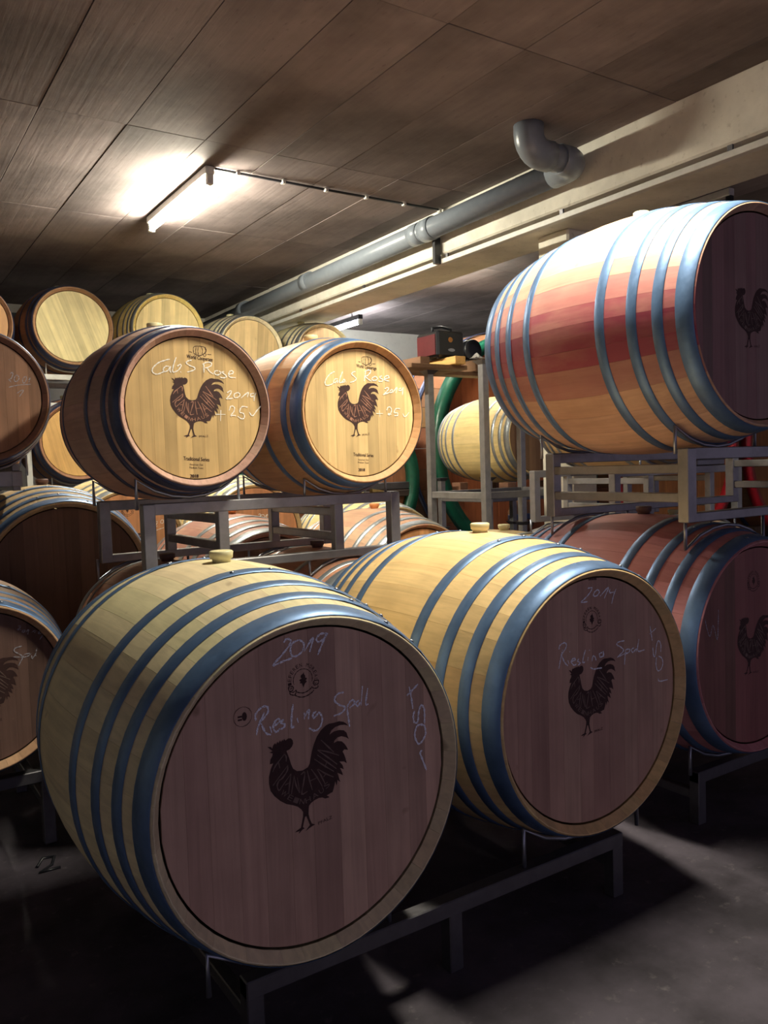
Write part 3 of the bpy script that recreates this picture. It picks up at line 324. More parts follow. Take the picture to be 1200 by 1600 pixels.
# ------------------------------------------------------------------ barrels
class Kind:
    pass
def make_kind(name, R, Rb, L, units, hoops, nboards):
    k = Kind(); k.R, k.Rb, k.L = R, Rb, L
    k.prof = lambda s: R + (Rb-R)*(1-((s-L/2)/(L/2))**2)
    # staves in three widths
    k.stave = {}
    unit = 2*PI/units; k.unit = unit; k.units = units
    S = [0, .006, .028] + [L*(i+1)/13 for i in range(12)] + [L-.028, L-.006, L]
    for w in (3, 4, 5):
        A = w*unit; m = MB(); vs = []; NA = 4
        gap = .00025/R; ns = len(S); ins = []
        for s in S:
            r = k.prof(s) - (.003 if s in (0, L) else 0)
            e = min(s, L-s)
            ri = k.prof(s) - .006 - .026*min(1, e/.028)
            ins.append(ri)
            for j in range(NA):
                a = -A/2 + gap + (A-2*gap)*j/(NA-1); vs.append((r*math.sin(a), s, r*math.cos(a)))
        fs = []; sm = []
        for i in range(ns-1):
            for j in range(NA-1): fs.append((i*NA+j, i*NA+j+1, (i+1)*NA+j+1, (i+1)*NA+j)); sm.append(True)
        o = len(vs)                                     # side walls and inside, with vertices of their own
        a = A/2-gap
        for i, s in enumerate(S):
            r = k.prof(s) - (.003 if s in (0, L) else 0)
            for (q, aa) in ((r, -a), (r, 0), (r, a), (ins[i], a), (ins[i], 0), (ins[i], -a)): vs.append((q*math.sin(aa), s, q*math.cos(aa)))
        for i in range(ns-1):
            for j in (2, 3, 4, 5): j2 = (j+1) % 6; fs.append((o+i*6+j, o+i*6+j2, o+(i+1)*6+j2, o+(i+1)*6+j)); sm.append(False)
        fs.append(tuple(o+j for j in range(6))[::-1]); sm.append(False); fs.append(tuple(o+(ns-1)*6+j for j in range(6))); sm.append(False)
        m.v = vs; m.f = fs; m.sm = sm
        k.stave[w] = m.mesh('stave', False); k.stave[w].materials.append(WOOD)
    # hoops
    k.hoop = []
    for (s0, s1) in hoops + [(L-b, L-a) for a, b in hoops[::-1]]:
        m = MB(); N = 72; vs = []; fs = []
        for i in range(N):
            a = 2*PI*i/N; lap = .0018 if 0 <= i < 5 else 0
            for (s, d) in ((s0, .001), (s0+.002, .0032), (s1-.002, .0032), (s1, .001)):
                r = k.prof(s) + d + lap; vs.append((r*math.sin(a), s, r*math.cos(a)))
        for i in range(N):
            i2 = (i+1) % N
            for j in range(3): fs.append((i*4+j, i2*4+j, i2*4+j+1, i*4+j+1))
        m.add(vs, fs, True); me = m.mesh('hoop'); me.materials.append(HOOP)
        k.hoop.append((me, (s0+s1)/2, s0, s1))
    # rivet
    m = MB(); m.lathe([(.0065, 0), (.006, .002), (.003, .0042), (.0004, .005)], 8); k.rivet = m.mesh('rivet'); k.rivet.materials.append(RODM)
    # heads
    ri = R - .031; k.ri = ri; k.inset = .03
    def disc(y0, y1):
        m = MB(); m.lathe([(ri+.002, y0), (ri+.002, y1)], 40, 'y', smooth=False); return m.mesh('head')
    k.head = disc(k.inset+.006, k.inset+.02); k.head.materials.append(VOID)
    m = MB(); m.lathe([(ri+.002, L-.05), (ri+.002, L-.03)], 40, 'y', smooth=False); k.rear = m.mesh('rear_head'); k.rear.materials.append(HEAD)
    rs = random.Random(int(R*1000)); k.boards = []
    ws = [rs.uniform(.8, 1.3) for _ in range(nboards)]; tot = sum(ws); x = -ri
    for w in ws:
        x1 = x + 2*ri*w/tot; g = .00012
        a, b = x+g, x1-g
        bv = .0003
        def outline(a, b, rr):
            up, dn = [], []
            for q in range(7):
                xx = a + (b-a)*q/6; zz = math.sqrt(max(rr*rr - xx*xx, 0.0)); up.append((xx, zz)); dn.append((xx, -zz))
            return up + dn[::-1]
        m = MB(); o1 = outline(max(a, -ri), min(b, ri), ri+.0015); o2 = outline(max(a, -ri)+bv, min(b, ri)-bv, ri-.0008)
        n = len(o1); vs = [(p, k.inset, q) for p, q in o2] + [(p, k.inset+bv, q) for p, q in o1] + [(p, k.inset+.006, q) for p, q in o1]
        fs = [tuple(range(n))] + [(i, (i+1) % n, n+(i+1) % n, n+i) for i in range(n)] + [(n+i, n+(i+1) % n, 2*n+(i+1) % n, 2*n+i) for i in range(n)]
        m.add(vs, fs); me = m.mesh('head_board'); me.materials.append(HEAD); k.boards.append(me)
        x = x1
    # bung
    m = MB(); m.lathe([(.026, -.01), (.026, .006), (.032, .010), (.034, .028), (.030, .031), (.012, .029)], 18); k.bung = m.mesh('bung'); k.bung.materials.append(BUNG)
    return k
PUN = make_kind('puncheon', .40, .485, 1.10, 128, [(.004, .064), (.106, .146), (.203, .243), (.333, .375)], 12)
BAR = make_kind('barrique', .30, .36, .92, 112, [(.004, .074), (.098, .136), (.255, .290)], 11)
BA8 = make_kind('barrique_eight', .30, .36, .92, 112, [(.004, .054), (.078, .106), (.150, .178), (.262, .292)], 10)

def mixc(a, b, t): return tuple(x*(1-t)+y*t for x, y in zip(a, b))
CREAM, TAN, ORANGE, BROWN = (.72, .57, .30), (.58, .38, .19), (.60, .29, .11), (.24, .13, .09)
def barrel(label, kind, pos, psi=0, scale=1, stave=CREAM, head=TAN, tilt=0, wine=None, hoop=None, rivets=False, bung=None, group=None, tone=.07, lift=0, stain_head=0):
    """an oak barrel lying on its side: front chime at pos, axis towards +Y"""
    k = kind; rnd = random.Random(label)
    t = thing('oak_barrel', label, 'barrel', pos, -R_(psi), group); t.scale = (scale,)*3
    seq = []; left = k.units
    while left > 0:
        w = rnd.choice([w for w in (3, 4, 4, 5) if left-w >= 3 or left == w] or [left if left in (3, 4, 5) else 3])
        seq.append(w); left -= w
    a = -seq[0]*k.unit/2
    for w in seq:
        mid = a + w*k.unit/2; a += w*k.unit
        tt = 1 + rnd.uniform(-tone, tone)
        c = tuple(min(1, q*tt*(1+rnd.uniform(-.03, .03))) for q in stave)
        al = 0.0
        if wine: al = max(0, min(1, wine(math.degrees((mid+PI) % (2*PI)-PI)) + rnd.uniform(-.08, .08)))
        o = link('stave', k.stave[w], WOOD, t, (*c, al)); o.rotation_euler = (0, mid, 0)
    for (me, sm, s0, s1) in k.hoop:
        o = link('hoop', me, hoop or (HOOP if rivets else HOOPG), t); ang = rnd.uniform(-.35, .5); o.rotation_euler = (0, ang, 0)
        if rivets:
            for q in (.07, .30):
                a2 = ang + q; r = k.prof(sm) + .0045
                v = link('rivet', k.rivet, RODM, o); d = Vector((math.sin(q), 0, math.cos(q)))
                v.location = d*r + Vector((0, sm, 0)); v.rotation_euler = (0, q, 0)
    h = link('head', k.head, VOID, t)
    for me in k.boards:
        tt = 1 + rnd.uniform(-tone*3.0, tone*2.6)
        o = link('head_board', me, HEAD, h, (*(min(1, q*tt) for q in head), stain_head*rnd.random())); o.rotation_euler = (0, R_(tilt), 0)
    link('rear_head', k.rear, HEAD, t, (*head, 0))
    b = link('bung', k.bung, bung or BUNG, t); b.location = (0, k.L/2, k.Rb+.001)
    t['kind'] = 'thing'
    return t, h

# ---- flat print and chalk on the heads
def smooth_line(pts, sub=5):
    if len(pts) < 3: return [Vector(p) for p in pts]
    P = [Vector(p) for p in pts]; P = [P[0]*2-P[1]] + P + [P[-1]*2-P[-2]]; out = []
    for i in range(1, len(P)-2):
        p0, p1, p2, p3 = P[i-1:i+3]
        for q in range(sub):
            u = q/sub
            out.append(.5*((2*p1) + (p2-p0)*u + (2*p0-5*p1+4*p2-p3)*u*u + (3*p1-p0-3*p2+p3)*u**3))
    out.append(P[-2]); return out
def ribbon(m, pts, w, y, sub=5, taper=True, closed=False):
    L = smooth_line(pts, sub); n = len(L); vs = []; fs = []
    for i, p in enumerate(L):
        d = L[min(i+1, n-1)] - L[max(i-1, 0)]
        if d.length < 1e-9: d = Vector((1, 0))
        d.normalize(); nn = Vector((-d.y, d.x)); ww = w/2*(.85+.3*math.sin(i*1.7+len(pts)))
        if taper and i in (0, n-1): ww *= .6
        a, b = p+nn*ww, p-nn*ww
        vs += [(a.x, y, a.y), (b.x, y, b.y)]
    for i in range(n-1): fs.append((2*i, 2*i+1, 2*i+3, 2*i+2))
    m.add(vs, fs)
def poly(m, pts, y):
    from mathutils.geometry import tessellate_polygon
    V = [Vector((p[0], p[1], 0)) for p in pts]
    m.add([(p[0], y, p[1]) for p in pts], [tuple(t) for t in tessellate_polygon([V])])
def sim(mm, p): return (mm[0]*p[0]-mm[1]*p[1]+mm[2], mm[1]*p[0]+mm[0]*p[1]+mm[3])
_tc = {}
def text_pts(s):
    if s not in _tc:
        cu = bpy.data.curves.new('txt', 'FONT'); cu.body = s; cu.resolution_u = 2; o = bpy.data.objects.new('txt', cu); COL.objects.link(o)
        bpy.context.view_layer.update(); dg = bpy.context.evaluated_depsgraph_get(); me = bpy.data.meshes.new_from_object(o.evaluated_get(dg))
        vs = [(v.co.x, v.co.y) for v in me.vertices]; fs = [tuple(p.vertices) for p in me.polygons]
        bpy.data.objects.remove(o); bpy.data.curves.remove(cu); bpy.data.meshes.remove(me); _tc[s] = (vs, fs)
    return _tc[s]
def text(m, s, a, b, h, y, bold=0.0):
    """text s from point a to point b (baseline), letters h high"""
    vs, fs = text_pts(s); x0 = min(v[0] for v in vs); x1 = max(v[0] for v in vs); y1 = max(v[1] for v in vs)
    a, b = Vector(a), Vector(b); d = b-a; n = Vector((-d.y, d.x)).normalized()
    for off in ((0, 0),) if not bold else ((-bold, 0), (bold, 0)):
        P = [a + d*((v[0]-x0)/(x1-x0)) + n*(v[1]/y1*h) + Vector(off) for v in vs]
        m.add([(p.x, y, p.y) for p in P], fs)
Y1, Y2, Y3 = .0294, .0289, .0284        # print, lettering, chalk in front of the boards (inset .03)
def rooster(h, mm=(1, 0, 0, 0), carve=CARVE, shift=(0, 0)):
    T = lambda p: tuple(Vector(sim(mm, p)) + Vector(shift))
    m = MB(); poly(m, [T(p) for p in D['rooster']], Y1)
    text(m, 'PFALZ', T(D['pfalz'][0]), T(D['pfalz'][1]), .0075, Y1)
    o = m.build('rooster_emblem', PRINT, h, fix=False)
    m = MB()
    for l in D['letters']: ribbon(m, [T(p) for p in l], .0036*abs(mm[0]), Y2, 3)
    arc = smooth_line([T(p) for p in D['weinhaus']], 8); n = len(arc)-1
    for i, ch in enumerate('WEINHAUS'):
        a = arc[int(n*(i+.12)/8)]; b = arc[int(n*(i+.85)/8)]; text(m, ch, a, b, .0125, Y2)
    m.build('rooster_lettering', carve, h, fix=False)
def chalk(h, lines, w, mat=CHALK, name='chalk_writing', words=()):
    for i, j in zip((0,)+words, words+(len(lines),)):
        m = MB()
        for l in lines[i:j]: ribbon(m, l, w, Y3)
        m.build(name, mat, h, fix=False)
def crest(h, c, rad, mat=PRINT):
    c0 = Vector(D['crestc'][0]); k = rad/.0375; c = Vector(c)
    T = lambda p: tuple(c + (Vector(p)-c0)*k)
    m = MB()
    for l in D['crest']: ribbon(m, [T(p) for p in l], .0026*k, Y1, 4)
    poly(m, [T(p) for p in D['leaf']], Y1)
    ribbon(m, [c + Vector((math.cos(a), math.sin(a)))*rad*.66 for a in [R_(200-11*i) for i in range(21)]], .0018*k, Y1, 2)
    s = 'KIEFEREN MOREAUX'
    for i, ch in enumerate(s):
        if ch == ' ': continue
        a = R_(212 - 244*(i+.5)/len(s)); p = c + Vector((math.cos(a), math.sin(a)))*rad*.80; d = Vector((math.sin(a), -math.cos(a)))*rad*.085
        text(m, ch, p-d, p+d, rad*.24, Y1)
    m.build('cooper_crest', mat, h, fix=False)
def print_wc(h, dx=0, dz=0, k=1.0):
    T = lambda p: (p[0]*k+dx, p[1]*k+dz)
    m = MB()
    for l in D['icon']: ribbon(m, [T(p) for p in l], .0024, Y1, 4)
    text(m, 'World Cooperage', T(D['wc'][0]), T(D['wc'][1]), .015*k, Y1, .0004)
    m.build('cooperage_logo', PRINT, h, fix=False)
    m = MB()
    text(m, 'Traditional Series', T(D['ts'][0]), T(D['ts'][1]), .0145*k, Y1, .0004)
    m.build('series_print', PRINT, h, fix=False); m = MB()
    text(m, 'American Oak', T(D['ao'][0]), T(D['ao'][1]), .0075*k, Y1); text(m, 'Medium Toast', T(D['mt'][0]), T(D['mt'][1]), .0075*k, Y1)
    m.build('toast_print', PRINT, h, fix=False); m = MB()
    text(m, '2018', T(D['yr'][0]), T(D['yr'][1]), .013*k, Y1, .0012)
    m.build('year_print', PRINT, h, fix=False)
def smudge(h, pts):
    m = MB(); a, b = Vector(pts[0]), Vector(pts[1]); d = (b-a)/5
    for i in range(5): m.add([(a.x+d.x*(i+.1), Y1, a.y+d.y*i-.004), (a.x+d.x*(i+.9), Y1, a.y+d.y*i-.004), (a.x+d.x*(i+.85), Y1, a.y+d.y*i+.004), (a.x+d.x*(i+.15), Y1, a.y+d.y*i+.004)], [(0, 1, 2, 3)])
    m.build('burnt_mark', PRINT, h, fix=False)

def E_(z): return z + EYE
def wineE(a):           # red soak on the left flank, below the bulge
    a = -a if a < 0 else 400
    return 1.05*math.exp(-((a-94)/30.0)**2) if a < 300 else .1
# front row
tA, hA = barrel('front left big barrel chalked 2019 with cream staves and blue hoops', PUN, (.884, 1.641, E_(-.74)), -.1, stave=(.74, .63, .40), head=(.52, .34, .25), rivets=True, stain_head=.15)
rooster(hA, D['ro_A'], CARVE2); crest(hA, D['crestc'][0], .0375); chalk(hA, D['chalk']['A'], .0052, CHALKB, words=(4, 15)); chalk(hA, D['chalk']['A2'], .0058, CHALKB, 'chalk_mark'); smudge(hA, D['markA'])
m = MB(); bc = Vector(D['badgeA'][0]); ribbon(m, [bc + Vector((math.cos(a), math.sin(a)))*.022 for a in [2*PI*i/16 for i in range(17)]], .0014, Y1, 1); poly(m, [bc + Vector((math.cos(a)*.006+.004, math.sin(a)*.010)) for a in [2*PI*i/12 for i in range(12)]], Y1)
for q in (-.008, -.001): m.add([(bc.x-.012, Y1, bc.y+q), (bc.x-.002, Y1, bc.y+q), (bc.x-.002, Y1, bc.y+q+.004), (bc.x-.012, Y1, bc.y+q+.004)], [(0, 1, 2, 3)])
m.build('round_stamp', PRINT, hA, fix=False)
tB, hB = barrel('big barrel chalked 2019 beside the front left one with yellow and orange staves', PUN, (1.865, 1.673, E_(-.726)), .1, stave=(.74, .52, .25), head=(.47, .30, .22), rivets=True, stain_head=.15)
rooster(hB, D['ro_B'], CARVE2); crest(hB, D['cc_B'][0], .0370); chalk(hB, D['chalk']['B'], .0044, CHALKB, words=(5, 18, 24)); smudge(hB, D['markB'])
tD, hD = barrel('red wine stained bottom barrel at the right edge chalked W', PUN, (2.866, 1.774, E_(-.722)), .3, stave=(.56, .28, .27), head=(.22, .11, .085), rivets=True, wine=lambda a: .38, stain_head=.3, bung=BUNGD)
rooster(hD, D['ro_D'], CARVE2); crest(hD, D['cc_D'][0], .037); chalk(hD, D['chalk']['D'], .004, CHALKD)
tE, hE = barrel('topmost big barrel on the right with pink stained flank and dark head', PUN, (2.812, 1.727, E_(.502)), 1.0, stave=(.62, .39, .26), head=(.24, .15, .13), rivets=True, wine=wineE, stain_head=.2)
rooster(hE, D['ro_E'], CARVE2)
# second row on the floor racks, two small barrels on the rack above
_, hF = barrel('dark headed barrel at the left edge behind the front left barrel', BA8, (.36, 3.15, E_(-.74)), stave=(.55, .34, .20), head=(.17, .10, .08), rivets=True)
rooster(hF, (.985, .04, .016, -.018), CARVE2); chalk(hF, D['chalk']['F'], .004, CHALKD, words=(6,))
barrel('brown barrel under the left side of the rack with two chalked barrels', BA8, (1.145, 2.99, .665), stave=(.42, .25, .17), head=BROWN, bung=BUNGD)
barrel('brown barrel under the right side of the rack with two chalked barrels', BA8, (1.88, 2.99, .665), stave=(.46, .22, .14), head=BROWN, bung=BUNGD)
barrel('yellow topped low barrel behind the two big front barrels and before the tall posts', BA8, (3.07, 2.99, .665), stave=CREAM, head=TAN, bung=BUNG)
barrel('tan barrel top just behind the red stained bottom barrel', BA8, (3.80, 2.99, .665), stave=(.50, .36, .24), head=TAN)
barrel('tan barrel at the right edge in the row behind the red stained barrel', BA8, (4.55, 2.99, .665), stave=(.48, .33, .22), head=TAN)
_, hG = barrel('left of the two barrels chalked Cab S Rose with brown staves', BAR, (1.146, 3.006, E_(.247)), -.5, stave=(.50, .31, .25), head=(.66, .45, .20), hoop=HOOPD, rivets=True, bung=BUNG)
rooster(hG); chalk(hG, D['chalk']['G'], .0048, words=(5, 11, 15)); print_wc(hG)
_, hH = barrel('right of the two barrels chalked Cab S Rose with orange staves', BAR, (1.866, 2.96, E_(.234)), .4, stave=(.62, .34, .17), head=(.70, .50, .24), hoop=HOOP, rivets=True, bung=BUNG)
rooster(hH, D['ro_H']); chalk(hH, D['chalk']['H'], .0046, words=(5, 10, 14)); print_wc(hH, .01, .008, .97)
# third row
barrel('big dark headed barrel with pale hoops under the small left edge barrel chalked 20 01', PUN, (.90, 4.20, E_(-.525)), stave=(.55, .40, .24), head=(.13, .075, .055), rivets=True, bung=BUNGD)
_, hK = barrel('brown headed barrel at the left edge chalked 20 01 over 1', BA8, (.54, 4.15, E_(.38)), stave=(.30, .17, .12), head=(.30, .16, .10), hoop=HOOPD)
chalk(hK, D['chalk']['K'], .0042, CHALKD, words=(4,))
barrel('pink stained barrel with orange bung seen under the rack with two chalked barrels', PUN, (1.93, 4.05, .662), stave=(.62, .42, .28), head=(.20, .11, .08), wine=lambda a: .5 if -60 < a < 25 else .15, bung=BUNGO)
barrel('orange headed barrel with red bung seen right of the rack with two chalked barrels', PUN, (2.95, 4.05, .64), stave=(.62, .40, .24), head=(.62, .30, .12), wine=lambda a: .3 if -40 < a < 5 else .08, bung=BUNGO)
_, hS = barrel('orange headed barrel with round crest seen through the left end of the rack', PUN, (1.54, 5.34, E_(-.457)), scale=.9, stave=CREAM, head=(.58, .28, .13))
crest(hS, (-.0104/.9, .2274/.9), .041); chalk(hS, [[(x/.9, z/.9) for x, z in l] for l in D['chalk']['S']], .005); rooster(hS, (.95, 0, 0, -.03), CARVE2)
_, hU = barrel('orange headed barrel with round crest seen through the middle of the rack', PUN, (2.43, 5.34, E_(-.457)), scale=.9, stave=CREAM, head=(.56, .27, .13))
crest(hU, (.0142/.9, .2217/.9), .041); rooster(hU, (.95, 0, .02, -.03), CARVE2)
chalk(hU, [[(p[0]+.10, p[1]-.19) for p in l] for l in D['chalk']['A'][:4]], .006)
barrel('pinkish brown headed barrel behind the orange headed one with red bung', PUN, (3.58, 5.25, .68), stave=CREAM, head=(.42, .20, .13))
# back rows
SQ = 1.133
barrel('topmost back barrel at the left edge with orange head', BAR, (.93, 7.54, 2.70), scale=SQ, stave=(.40, .22, .13), head=(.62, .34, .15), tilt=8, hoop=HOOPD)
barrel('topmost back barrel with slanted yellow head boards and brown flank', BAR, (1.765, 7.54, 2.72), scale=SQ, stave=(.36, .20, .11), head=(.72, .62, .32), tilt=-20, hoop=HOOPD)
barrel('topmost back barrel with yellow hoops of pale wood behind the left chalked barrel', BA8, (2.625, 7.54, 2.73), scale=SQ, stave=(.78, .60, .22), head=(.74, .60, .30), tilt=4)
barrel('topmost back barrel with pale cream head above the gap of the chalked barrels', BA8, (3.46, 7.54, 2.59), scale=SQ, stave=(.80, .72, .50), head=(.72, .54, .28), tilt=4)
barrel('topmost back barrel with tan head behind the right chalked barrel', BA8, (4.29, 7.54, 2.57), scale=SQ, stave=(.80, .70, .44), head=(.62, .42, .22), tilt=0)
barrel('orange yellow headed back barrel left of the chalked barrels one tier down', BAR, (1.765, 7.54, 1.71), scale=SQ, stave=(.34, .18, .11), head=(.70, .42, .15), tilt=-14, hoop=HOOPD)
barrel('small orange headed back barrel at the left edge one tier down', BAR, (.93, 7.54, 1.62), scale=SQ, stave=(.36, .20, .12), head=(.56, .26, .12), hoop=HOOPD)
barrel('yellow barrel with shiny hoops resting on wood blocks behind the tall steel posts', BA8, (5.06, 5.22, E_(.215)), scale=1.10, stave=(.76, .58, .27), head=(.30, .17, .09))
barrel('yellow barrel mostly hidden behind the topmost big barrel on the second row rack', BA8, (4.06, 2.99, 1.695), stave=(.74, .52, .26), head=(.45, .28, .14))

# ------------------------------------------------------------------ steel racks
def rad(k, s): return k.prof(s)
def cradle(t, x, y, zc, r, zbar, w, up=True, mat=RODM):
    m = MB(); s = 1 if up else -1; pts = [(x-w, y, zbar)]
    for q in (-1, -.66, -.33, 0, .33, .66, 1):
        z = zc - s*math.sqrt(max(r*r-(q*w)**2, 0)) - s*.013
        pts.append((x+q*w, y, z))
    pts.append((x+w, y, zbar)); m.tube(pts, .007, 6); m.build('cradle_rod', mat, t)
TB = .045
def stack_rack(label, xl, xr, yf, yb, zt, zb, pockets, top, below, group=None, mat=STEEL):
    """welded frame that stands on lower barrels and carries upper ones"""
    t = thing('barrel_rack', label, 'rack', ((xl+xr)/2, (yf+yb)/2, zb), 0, group); t0 = Vector(t.location)
    def bx(name, a, b, mt=mat):
        m = MB(); m.box(Vector(a)-t0, Vector(b)-t0, .003); return m.build(name, mt, t)
    h = TB/2
    for y in (yf, yb):
        bx('cross_bar', (xl-h, y-h, zt-TB), (xr+h, y+h, zt)); bx('cross_bar', (xl-h, y-h, zb), (xr+h, y+h, zb+TB*.8))
        for x in (xl, xr): bx('post', (x-h-.002, y-h-.002, zb+.0), (x+h+.002, y+h+.002, zt-.002))
        for x in pockets: bx('inner_post', (x-h, y-h+.002, zb), (x+h, y+h-.002, zt-.003))
    for x in (pockets or (xl, xr)):
        for z in (zt-TB-.05, zb+.075): bx('side_bar', (x-.018, yf, z), (x+.018, yb, z+.036))
    for (x, zc, r1, r2) in top:
        for y, r in ((yf, r1), (yb, r2)):
            o = cradle(t, x-t0.x, y-t0.y, zc-t0.z, r, zt-TB/2-t0.z, .21 if r < .36 else .25)
    for (x, zc, r1, r2) in below:
        for y, r in ((yf, r1), (yb, r2)): cradle(t, x-t0.x, y-t0.y, zc-t0.z, r, zb+TB*.4-t0.z, .21 if r < .36 else .25, False)
    return t
def floor_rack(label, xs, yf, yb, zt, cr, mid=True, group=None, mat=STEELD):
    t = thing('floor_rack', label, 'rack', ((xs[0]+xs[-1])/2, (yf+yb)/2, 0), 0, group); t0 = Vector(t.location); h = TB/2
    def bx(name, a, b):
        m = MB(); m.box(Vector(a)-t0, Vector(b)-t0, .003); return m.build(name, mat, t)
    for y in (yf, yb):
        bx('cross_bar', (xs[0]-h, y-h, zt-TB), (xs[-1]+h, y+h, zt))
        for x in xs: bx('leg', (x-h, y-h+.001, 0), (x+h, y+h-.001, zt-.002))
    for x in (xs[0], xs[-1]): bx('side_bar', (x-.018, yf, zt*.45), (x+.018, yb, zt*.45+.036))
    for (x, zc, r1, r2) in cr:
        for y, r in ((yf, r1), (yb, r2)): cradle(t, x-t0.x, y-t0.y, zc, r, zt-.01, .21 if r < .36 else .25, True, RODM)
    return t
def rr(k, y0, y, sc=1): return k.prof((y-y0)/sc)*sc
def span(k, y0, yf, yb, x, z, sc=1): return (x, z, rr(k, y0, yf, sc), rr(k, y0, yb, sc))
# front floor racks
yf, yb = 1.76, 2.60
floor_rack('steel floor rack under the two front barrels chalked 2019', (.74, 1.34, 2.0), yf, yb, .205, [span(PUN, 1.641, yf, yb, .884, .66), span(PUN, 1.673, yf, yb, 1.865, .674)])
floor_rack('steel floor rack under the red stained barrel at the right edge', (2.66, 3.3, 3.95), 1.92, 2.70, .205, [span(PUN, 1.774, 1.92, 2.70, 2.866, .678)])
floor_rack('steel floor rack under the dark headed barrel at the left edge', (-.40, .10, .585), 3.30, 3.92, .29, [span(BA8, 3.15, 3.30, 3.92, .36, .66)])
floor_rack('steel floor rack under the brown barrels of the second row', (.97, 1.5, 2.07), 3.14, 3.76, .285, [span(BA8, 2.99, 3.14, 3.76, 1.145, .665), span(BA8, 2.99, 3.14, 3.76, 1.88, .665)])
floor_rack('steel floor rack under the yellow topped low barrel and its neighbours', (2.9, 3.5, 4.2, 4.75), 3.14, 3.76, .285, [span(BA8, 2.99, 3.14, 3.76, x, .665) for x in (3.07, 3.80, 4.55)])
floor_rack('tall floor rack under the big dark headed barrel behind the left edge', (.62, 1.18), 4.42, 5.08, .39, [span(PUN, 4.20, 4.42, 5.08, .90, .875)])
floor_rack('steel floor rack under the pink stained and orange headed barrels', (1.75, 2.44, 3.14), 4.22, 4.98, .165, [span(PUN, 4.05, 4.22, 4.98, 1.93, .662), span(PUN, 4.05, 4.22, 4.98, 2.95, .64)])
floor_rack('tall floor rack under the two orange headed barrels with crests', (1.34, 1.98, 2.63), 5.50, 6.16, .50, [span(PUN, 5.34, 5.50, 6.16, 1.54, .943, .9), span(PUN, 5.34, 5.50, 6.16, 2.43, .943, .9)])
floor_rack('steel floor rack under the pinkish brown headed barrel', (3.38, 3.78), 5.42, 6.18, .20, [span(PUN, 5.25, 5.42, 6.18, 3.58, .68)])
# stacked racks
stack_rack('steel rack carrying the two barrels chalked Cab S Rose', .972, 2.115, 3.14, 3.78, 1.285, 1.005, (1.275, 1.815), [span(BAR, 3.006, 3.14, 3.78, 1.142, 1.647), span(BAR, 2.96, 3.14, 3.78, 1.868, 1.634)], [span(BA8, 2.99, 3.14, 3.78, 1.145, .665), span(BA8, 2.99, 3.14, 3.78, 1.88, .665)])
stack_rack('steel rack carrying the topmost big barrel on the right', 2.63, 3.95, 1.93, 2.62, 1.435, 1.155, (), [span(PUN, 1.727, 1.93, 2.62, 2.812, 1.902)], [span(PUN, 1.774, 1.93, 2.62, 2.866, .678)])
er = stack_rack('steel rack of the second row behind the rack of the topmost big barrel', 3.63, 4.78, 3.14, 3.78, 1.345, 1.02, (3.92, 4.5), [span(BA8, 2.99, 3.14, 3.78, 4.06, 1.695)], [span(BA8, 2.99, 3.14, 3.78, 3.80, .665), span(BA8, 2.99, 3.14, 3.78, 4.55, .665)])
stack_rack('steel rack under the left edge barrel chalked 20 01', -.10, .70, 4.30, 4.93, 1.435, 1.36, (), [span(BA8, 4.15, 4.30, 4.93, .54, 1.78)], [])
tr = thing('tray', 'grey flat tray with white lid lying on the second row rack', 'tray', (4.55, 3.46, 1.345))
m = MB(); m.box((-.14, -.3, 0), (.14, .3, .04), .006); m.box((-.155, -.32, .034), (.155, .32, .05), .004); m.build('tray_body', STEEL, tr)
m = MB(); m.box((-.1, -.1, .05), (.2, .14, .062), .003); m.build('lid', WHITE, tr)

wd = MB(); wd.add([(-.03, -.012, 0), (.03, -.012, 0), (.03, .012, 0), (-.03, .012, 0), (-.03, -.012, .016), (.03, -.012, .006), (.03, .012, .006), (-.03, .012, .016)], [(0, 3, 2, 1), (4, 5, 6, 7), (0, 1, 5, 4), (1, 2, 6, 5), (2, 3, 7, 6), (3, 0, 4, 7)])
o = wd.build('wedge', PINE, None, (.75, .60, .20, 0)); o.location = (2.03, 3.14, 1.285); tag(o, 'small yellow wooden wedge on the rack bar under the right chalked barrel', 'wedge')
# white metal racks of the back rows
def tower(label, xs, yf, yb, tiers, group=None):
    t = thing('storage_rack', label, 'rack', ((xs[0]+xs[-1])/2, (yf+yb)/2, 0), 0, group); t0 = Vector(t.location); h = .025
    top = max(z for z, _ in tiers)
    for y in (yf, yb):
        for x in xs:
            m = MB(); m.box((x-h-t0.x, y-h-t0.y, 0), (x+h-t0.x, y+h-t0.y, top+.0), .003); m.build('post', WHITE, t)
        for z, cr in tiers:
            for zz in (z-.05, z-.30):
                m = MB(); m.box((xs[0]-h-t0.x, y-h-t0.y, zz), (xs[-1]+h-t0.x, y+h-t0.y, zz+.048), .003); m.build('cross_bar', WHITE, t)
    for z, cr in tiers:
        for (x, zc, r1, r2) in cr:
            for y, r in ((yf, r1), (yb, r2)): cradle(t, x-t0.x, y-t0.y, zc, r, z-.02, .22, True, WHITE)
    return t
sp = lambda k, x, z: span(k, 7.54, 7.70, 8.42, x, z, SQ)
tower('white metal rack of the left back barrels', (.56, 1.36, 2.17), 7.70, 8.42, [(2.31, [sp(BAR, .93, 2.70), sp(BAR, 1.765, 2.72)]), (1.22, [sp(BAR, .93, 1.62), sp(BAR, 1.765, 1.71)])])
tower('white metal rack of the right back barrels', (2.25, 3.05, 3.88, 4.68), 7.70, 8.42, [(2.12, [sp(BA8, 2.625, 2.73), sp(BA8, 3.46, 2.59), sp(BA8, 4.29, 2.57)])])

